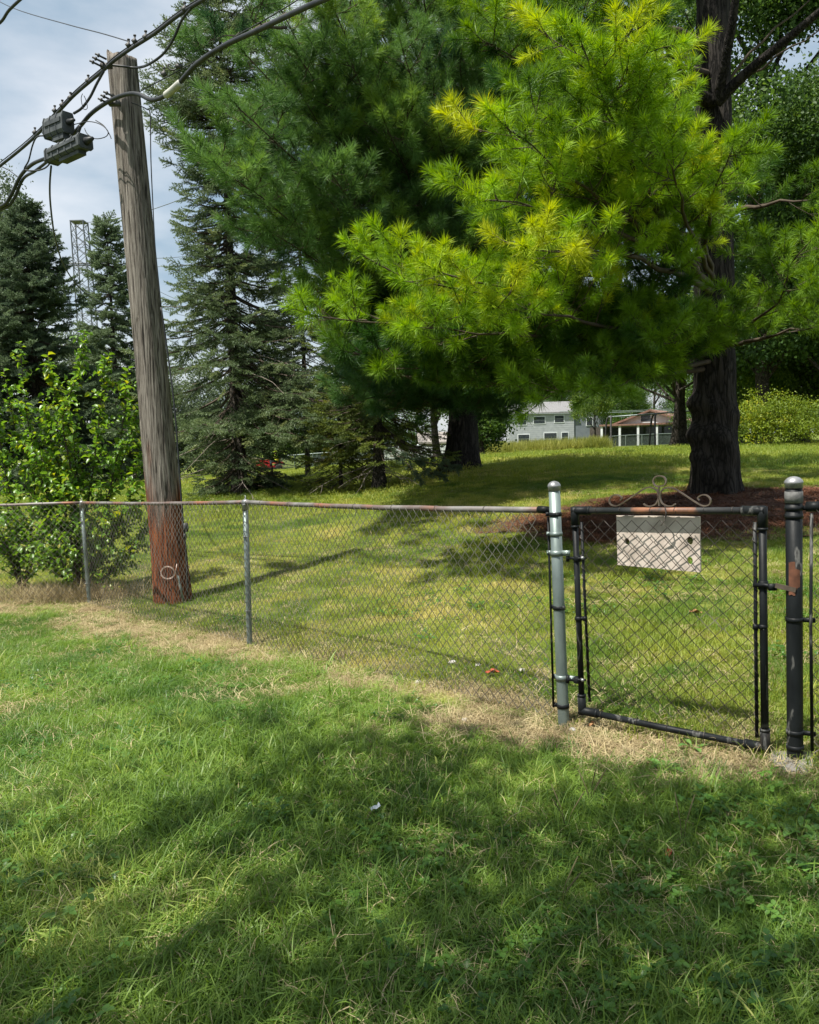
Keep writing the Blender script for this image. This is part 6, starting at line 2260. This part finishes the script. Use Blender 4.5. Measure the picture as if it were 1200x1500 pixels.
# coarse broad blades and pale dead blades among it
GR_COARSE = [grass_patch('coarse_grass%d' % i, M_GRASS, 11, .06, .10, .20, .0085, 310 + i, lay=.75, segs=5, curl=.45) for i in range(4)]
x, y = lawn_points(2600, 1.3, 8, .9, 1.2)
d, s = fence_dist(x, y)
keep = (s > 0) & (vnoise(x, y, 2.2, 31) > .42) & (dirt_mask(x, y) < .5)
x, y = x[keep], y[keep]
o = scatter('coarse_grass', GR_COARSE, np.stack([x, y, ground_z(x, y)], -1), upright(len(x)), npr.uniform(.55, 1.1, len(x)), npr.uniform(.25, .85, len(x)))
tag(o, 'coarse wide bladed grass tufts scattered through the front lawn', None, None, 'stuff')
GR_THATCH = [grass_patch('thatch%d' % i, M_STRAW, 16, .12, .05, .12, .0028, 315 + i, lay=1.1, segs=3, curl=.5) for i in range(3)]
x, y = lawn_points(3300, 1.3, 9, .9, 1.2)
d, s = fence_dist(x, y)
keep = (s > 0) & (npr.random(len(x)) < .35 + .65 * (vnoise(x, y, 1.7, 51) > .5))
x, y = x[keep], y[keep]
o = scatter('thatch', GR_THATCH, np.stack([x, y, ground_z(x, y) + .02], -1), upright(len(x)), npr.uniform(.7, 1.3, len(x)), npr.uniform(.4, 1.0, len(x)))
tag(o, 'pale dead blades lying in the front grass', None, None, 'stuff')
# mown lawn behind the fence
n = 30000
x, y = lawn_points(n, 2.6, 20, 1.2, 1.2)
d, s = fence_dist(x, y)
keep = (s < 0) & (npr.random(n) > np.clip(dirt_mask(x, y) * .9, 0, .9)) & (npr.random(n) > mulch_mask(x, y) * .96)
x, y = x[keep], y[keep]
z = ground_z(x, y)
tint = .53 + (vnoise(x, y, .7, 41) - .5) * .65 + (vnoise(x, y, 3.6, 2) - .5) * .8 + npr.normal(0, .10, len(x))
o = scatter('mown_grass', GR_MOWN, np.stack([x, y, z], -1), upright(len(x)), (.5 + .7 * vnoise(x, y, 3.1, 3)) * npr.uniform(.7, 1.35, len(x)), tint)
tag(o, 'short yellowish mown grass beyond the chain link fence', None, None, 'stuff')
print('mown grass', len(x))
n = 16000
x, y = lawn_points(n, 16, 56, 2, 1.0)
keep = (npr.random(n) > mulch_mask(x, y))
x, y = x[keep], y[keep]
z = ground_z(x, y)
tint = .50 + (vnoise(x, y, .25, 41) - .5) * .5 + npr.normal(0, .10, len(x))
o = scatter('far_lawn_grass', GR_FAR, np.stack([x, y, z], -1), upright(len(x)), npr.uniform(.8, 1.3, len(x)), tint)
tag(o, 'mown grass of the far lawn under the trees', None, None, 'stuff')
# straw along the fence
n = 26000
x, y = lawn_points(n, 2.6, 12, 1.2, 1.0)
dm = dirt_mask(x, y)
keep = npr.random(n) < np.clip(dm * 1.0 + .09, 0, 1)
x, y = x[keep], y[keep]
z = ground_z(x, y)
o = scatter('dead_grass', GR_STRAW, np.stack([x, y, z + .003], -1), upright(len(x)), npr.uniform(.6, 1.1, len(x)), npr.uniform(.2, .75, len(x)))
tag(o, 'dead straw coloured grass clippings along the foot of the fence', None, None, 'stuff')
# clover and low weeds
n = 1300
x, y = lawn_points(n, 1.4, 8, .8, 1.1)
d, s = fence_dist(x, y)
keep = (vnoise(x, y, 1.6, 77) > .56) & (dirt_mask(x, y) < .35)
x, y = x[keep], y[keep]
z = ground_z(x, y)
o = scatter('clover', CLOVER, np.stack([x, y, z], -1), upright(len(x)), npr.uniform(.4, 1.35, len(x)), npr.uniform(.1, .9, len(x)))
tag(o, 'low clover leaves mixed into the grass', None, None, 'stuff')
# brown litter on the mown lawn
x, y = lawn_points(2600, 4.5, 22, 1.0, 1.0)
d, s = fence_dist(x, y)
keep = (s < 0) & (vnoise(x, y, 1.1, 61) > .5)
x, y = x[keep], y[keep]
LIT = [grass_patch('lawn_litter%d' % i, M_STRAW, 14, .12, .04, .09, .004, 370 + i, lay=1.3, segs=2, curl=.5) for i in range(3)]
o = scatter('lawn_litter', LIT, np.stack([x, y, ground_z(x, y) + .02], -1), upright(len(x)), npr.uniform(.7, 1.5, len(x)), npr.uniform(0, .9, len(x)))
tag(o, 'brown fallen needles and dead blades lying on the mown lawn', None, None, 'stuff')
# fallen needles on the mulch bed
n = 5000
x = MULCH_C[0] + npr.uniform(-3.6, 3.6, n); y = MULCH_C[1] + npr.uniform(-2.2, 2.2, n)
keep = npr.random(n) < mulch_mask(x, y)
x, y = x[keep], y[keep]
PST = [grass_patch('needle_litter%d' % i, M_PSTRAW, 50, .14, .05, .10, .005, 390 + i, lay=1.5, segs=2, curl=.5) for i in range(3)]
o = scatter('needle_litter', PST, np.stack([x, y, ground_z(x, y) + .03], -1), upright(len(x)), npr.uniform(.7, 1.2, len(x)), npr.uniform(.1, .8, len(x)))
tag(o, 'fallen red brown pine needles on the mulch bed', None, None, 'stuff')
# tall dead stalks around the shrub foot
n = 420
P_ = [at(95 + rnd.gauss(0, 50), 872, 9.85) for _ in range(n)]
x = np.array([p.x for p in P_]); y = np.array([p.y for p in P_]) + npr.normal(0, .18, n)
DST = [grass_patch('dry_stalks%d' % i, M_STRAW, 22, .08, .12, .38, .004, 395 + i, lay=.7, segs=4, curl=.4) for i in range(3)]
o = scatter('dry_stalks', DST, np.stack([x, y, ground_z(x, y)], -1), upright(n), npr.uniform(.4, 1.0, n), npr.uniform(.2, .8, n))
tag(o, 'dry stalks tangled round the foot of the leafy shrub', None, None, 'stuff')
# tall ornamental grass by the houses
n = 900
a0, a1 = at(700, 668, 50).x, at(888, 661, 50).x
x = npr.uniform(a0, a1, n); y = 50 + npr.uniform(-1.2, 3.5, n)
TG = [grass_patch('tall_grass%d' % i, M_TALLG, 46, .35, .6, 1.15, .03, 400 + i, lay=.35, segs=3, curl=.3) for i in range(3)]
o = scatter('tall_grass', TG, np.stack([x, y, ground_z(x, y)], -1), upright(n) * np.array([.3, .3, 1]), npr.uniform(.55, .95, n), npr.uniform(.2, .8, n))
tag(o, 'band of tall pale yellow green grass in front of the grey house', None, None, 'stuff')

# ============================================================ SMALL THINGS ON THE GROUND
M_STONE = surf_mat('pale_stone', [(.3, (.32, .30, .28)), (.7, (.55, .53, .50))], scale=30, rough=.9, bump=.4)
M_DEADLEAF = surf_mat('red_dead_leaf', [(.3, (.20, .035, .015)), (.7, (.36, .09, .04))], scale=30, rough=.7, bump=.2)
M_BROWNLEAF = surf_mat('brown_dead_leaf', [(.3, (.19, .09, .035)), (.7, (.34, .18, .08))], scale=30, rough=.7, bump=.2)


def stone(px, py, r, label, seed):
    g = random.Random(seed)
    c = on_ground(px, py, 1, 20)
    q = MB(); vs = []
    n_, m_ = 10, 6
    for j in range(m_ + 1):
        th = math.pi * j / m_
        for k in range(n_):
            a = 2 * math.pi * k / n_
            rr = r * (1 + g.uniform(-.16, .16))
            vs.append((math.sin(th) * math.cos(a) * rr * 1.15, math.sin(th) * math.sin(a) * rr, math.cos(th) * rr * .65))
    fs = [(j * n_ + k, (j + 1) * n_ + k, (j + 1) * n_ + (k + 1) % n_, j * n_ + (k + 1) % n_) for j in range(m_) for k in range(n_)]
    q.add(vs, fs)
    o = q.build('stone', M_STONE, None, True)
    o.location = c + Vector((0, 0, r * .35))
    return tag(o, label, 'stone', 'small pale stones on the bare strip')


for i, (px, py, r, lb) in enumerate([(612, 1003, .026, 'pale stone on the bare strip left of the red leaf'), (681, 1056, .018, 'small white stone alone in the dry grass left of the end post'), (839, 1071, .017, 'white pebble just below the foot of the end post'),
                                     (663, 972, .024, 'grey stone right at the fence line among weeds'), (700, 976, .020, 'flat pale stone at the fence line beside the dirt'), (765, 984, .022, 'pale stone on dirt behind the wires near the end post')]):
    stone(px, py, r, lb, i)


def crumpled_leaf(px, py, L, W, mat, label, rz, seed):
    g = random.Random(seed)
    c = on_ground(px, py, 1, 20)
    nu, nv = 8, 5
    vs = []
    for i in range(nu + 1):
        u = i / nu
        w_ = W * math.sin(math.pi * min(.98, u * .96 + .02)) ** .7
        for j in range(nv + 1):
            v = j / nv - .5
            vs.append((L * (u - .5), w_ * v, .018 + abs(v) * .5 * w_ + .008 * math.sin(u * 9 + v * 5) + g.gauss(0, .0015)))
    fs = [(i * (nv + 1) + j, (i + 1) * (nv + 1) + j, (i + 1) * (nv + 1) + j + 1, i * (nv + 1) + j + 1) for i in range(nu) for j in range(nv)]
    top_n = len(vs)
    vs += [(a, b_, c_ - .0012) for a, b_, c_ in vs]
    fs += [tuple(top_n + k for k in reversed(f)) for f in fs]
    q = MB(); q.add(vs, fs)
    o = q.build('dead_leaf', mat, None, True)
    o.location = c + Vector((0, 0, .012)); o.rotation_euler = (g.uniform(-.2, .2), g.uniform(-.2, .2), rz)
    return tag(o, label, 'leaf')


crumpled_leaf(722, 991, .10, .05, M_DEADLEAF, 'curled dark red dead leaf on the bare strip left of the end post', .2, 1)
crumpled_leaf(1019, 903, .10, .06, M_BROWNLEAF, 'rusty brown dead leaf lying on the lawn behind the gate', .1, 2)
crumpled_leaf(980, 1263, .045, .022, M_DEADLEAF, 'tiny orange red leaf in the foreground grass', .9, 3)
crumpled_leaf(868, 1069, .05, .02, M_BROWNLEAF, 'small brown leaf in the shade under the gate bar', .5, 4)
q = MB()
c = on_ground(545, 1208, 1, 9)
vs = []
for i in range(5):
    for j in range(3): vs.append((i * .011, j * .009 + .004 * math.sin(i * 2), .004 * math.sin(i * 3 + j)))
q.add(vs, [(i * 3 + j, i * 3 + 3 + j, i * 3 + 4 + j, i * 3 + 1 + j) for i in range(4) for j in range(2)])
q.add([(a, b_, c_ - .001) for a, b_, c_ in vs], [(i * 3 + j, i * 3 + 1 + j, i * 3 + 4 + j, i * 3 + 3 + j) for i in range(4) for j in range(2)])
o = q.build('paper_scrap', M_WHITE, None); o.location = c + Vector((0, 0, .055)); o.rotation_euler = (.3, -.2, .5)
tag(o, 'tiny white paper scrap caught in the front grass', 'litter')


def weed(px, py, n_, L, W, label, seed, stalks=0):
    g = random.Random(seed)
    c = on_ground(px, py, 1, 15)
    e = empty('broadleaf_weed', c, label, 'weed', 'broad leaved weeds in the grass')
    me = None
    for i in range(n_):
        a = i * 6.283 / n_ + g.uniform(-.3, .3)
        el = g.uniform(.25, .8)
        l = L * g.uniform(.7, 1.15)
        nu, nv = 7, 4
        vs = []
        for u in range(nu + 1):
            t = u / nu
            w_ = W * (math.sin(math.pi * min(1, max(0, (t - .15) / .85))) ** .75 * (1 - .25 * t) if t > .15 else .12)
            r_ = l * t
            zz = math.sin(el) * r_ - .9 * (t ** 2) * l * math.sin(el) * .8 + .01
            for v in range(nv + 1):
                s_ = v / nv - .5
                vs.append((r_ * math.cos(el * .6), w_ * s_, zz + abs(s_) * w_ * .35 + .003 * math.sin(t * 12) * abs(s_)))
        vs = [tuple(Matrix.Rotation(a, 3, 'Z') @ Vector(p)) for p in vs]
        fs = [(u * (nv + 1) + v, (u + 1) * (nv + 1) + v, (u + 1) * (nv + 1) + v + 1, u * (nv + 1) + v + 1) for u in range(nu) for v in range(nv)]
        q = MB(); q.add(vs, fs)
        o = q.build('leaf', M_WEEDB, None, True); o.parent = e
    for k in range(stalks):
        a = g.uniform(0, 6.28); h = g.uniform(.12, .2)
        q = MB(); q.tube([(0, 0, 0), (math.cos(a) * .02, math.sin(a) * .02, h * .5), (math.cos(a) * .05, math.sin(a) * .05, h * .8), (math.cos(a) * .07, math.sin(a) * .07, h)], [.0016, .0014, .003, .0018], 5)
        o = q.build('seed_stalk', M_STALK, None, True); o.parent = e
    return e


M_WEEDB = surf_mat('broad_weed_leaf', [(.3, (.045, .11, .022)), (.7, (.10, .20, .04))], scale=20, rough=.45, bump=.3, dist=.002, spec=.4)
M_STALK = surf_mat('seed_stalk', [(.3, (.08, .07, .03)), (.7, (.15, .13, .06))], rough=.8, bump=0)
for i, (px, py, n_, L, W, lb, st_) in enumerate([(865, 1183, 8, .11, .045, 'plantain with seed stalks in the sunny patch below the gate', 4), (975, 1130, 6, .10, .045, 'broad weed under the middle of the gate bottom bar', 0), (1015, 1100, 4, .13, .03, 'upright narrow weed leaf touching the gate bottom bar', 0),
                                                 (830, 1222, 5, .09, .035, 'weed just below the stalked plantain', 3), (820, 1340, 6, .08, .05, 'dark rounded weed right of centre in the foreground', 2), (1175, 1225, 7, .12, .05, 'broad weed by the right frame edge', 1),
                                                 (530, 1355, 8, .08, .045, 'weed clump in the front grass below the centre', 0), (230, 1255, 8, .07, .045, 'weed clump in the left front grass', 0), (100, 1265, 8, .06, .04, 'weed nearest the left edge of the front grass', 0),
                                                 (700, 1445, 4, .07, .045, 'pale leaved weed near the bottom frame edge', 0), (740, 1130, 4, .05, .03, 'tiny weed in the shadow left of the sunny patch', 0), (1190, 1275, 6, .10, .05, 'lower broad weed at the right frame edge', 0),
                                                 (1000, 1245, 5, .07, .03, 'weed above the little red leaf', 2), (400, 1220, 6, .06, .035, 'small weed left of the white scrap', 0)]):
    weed(px, py, n_, L, W, lb, 500 + i, st_)
print('done')
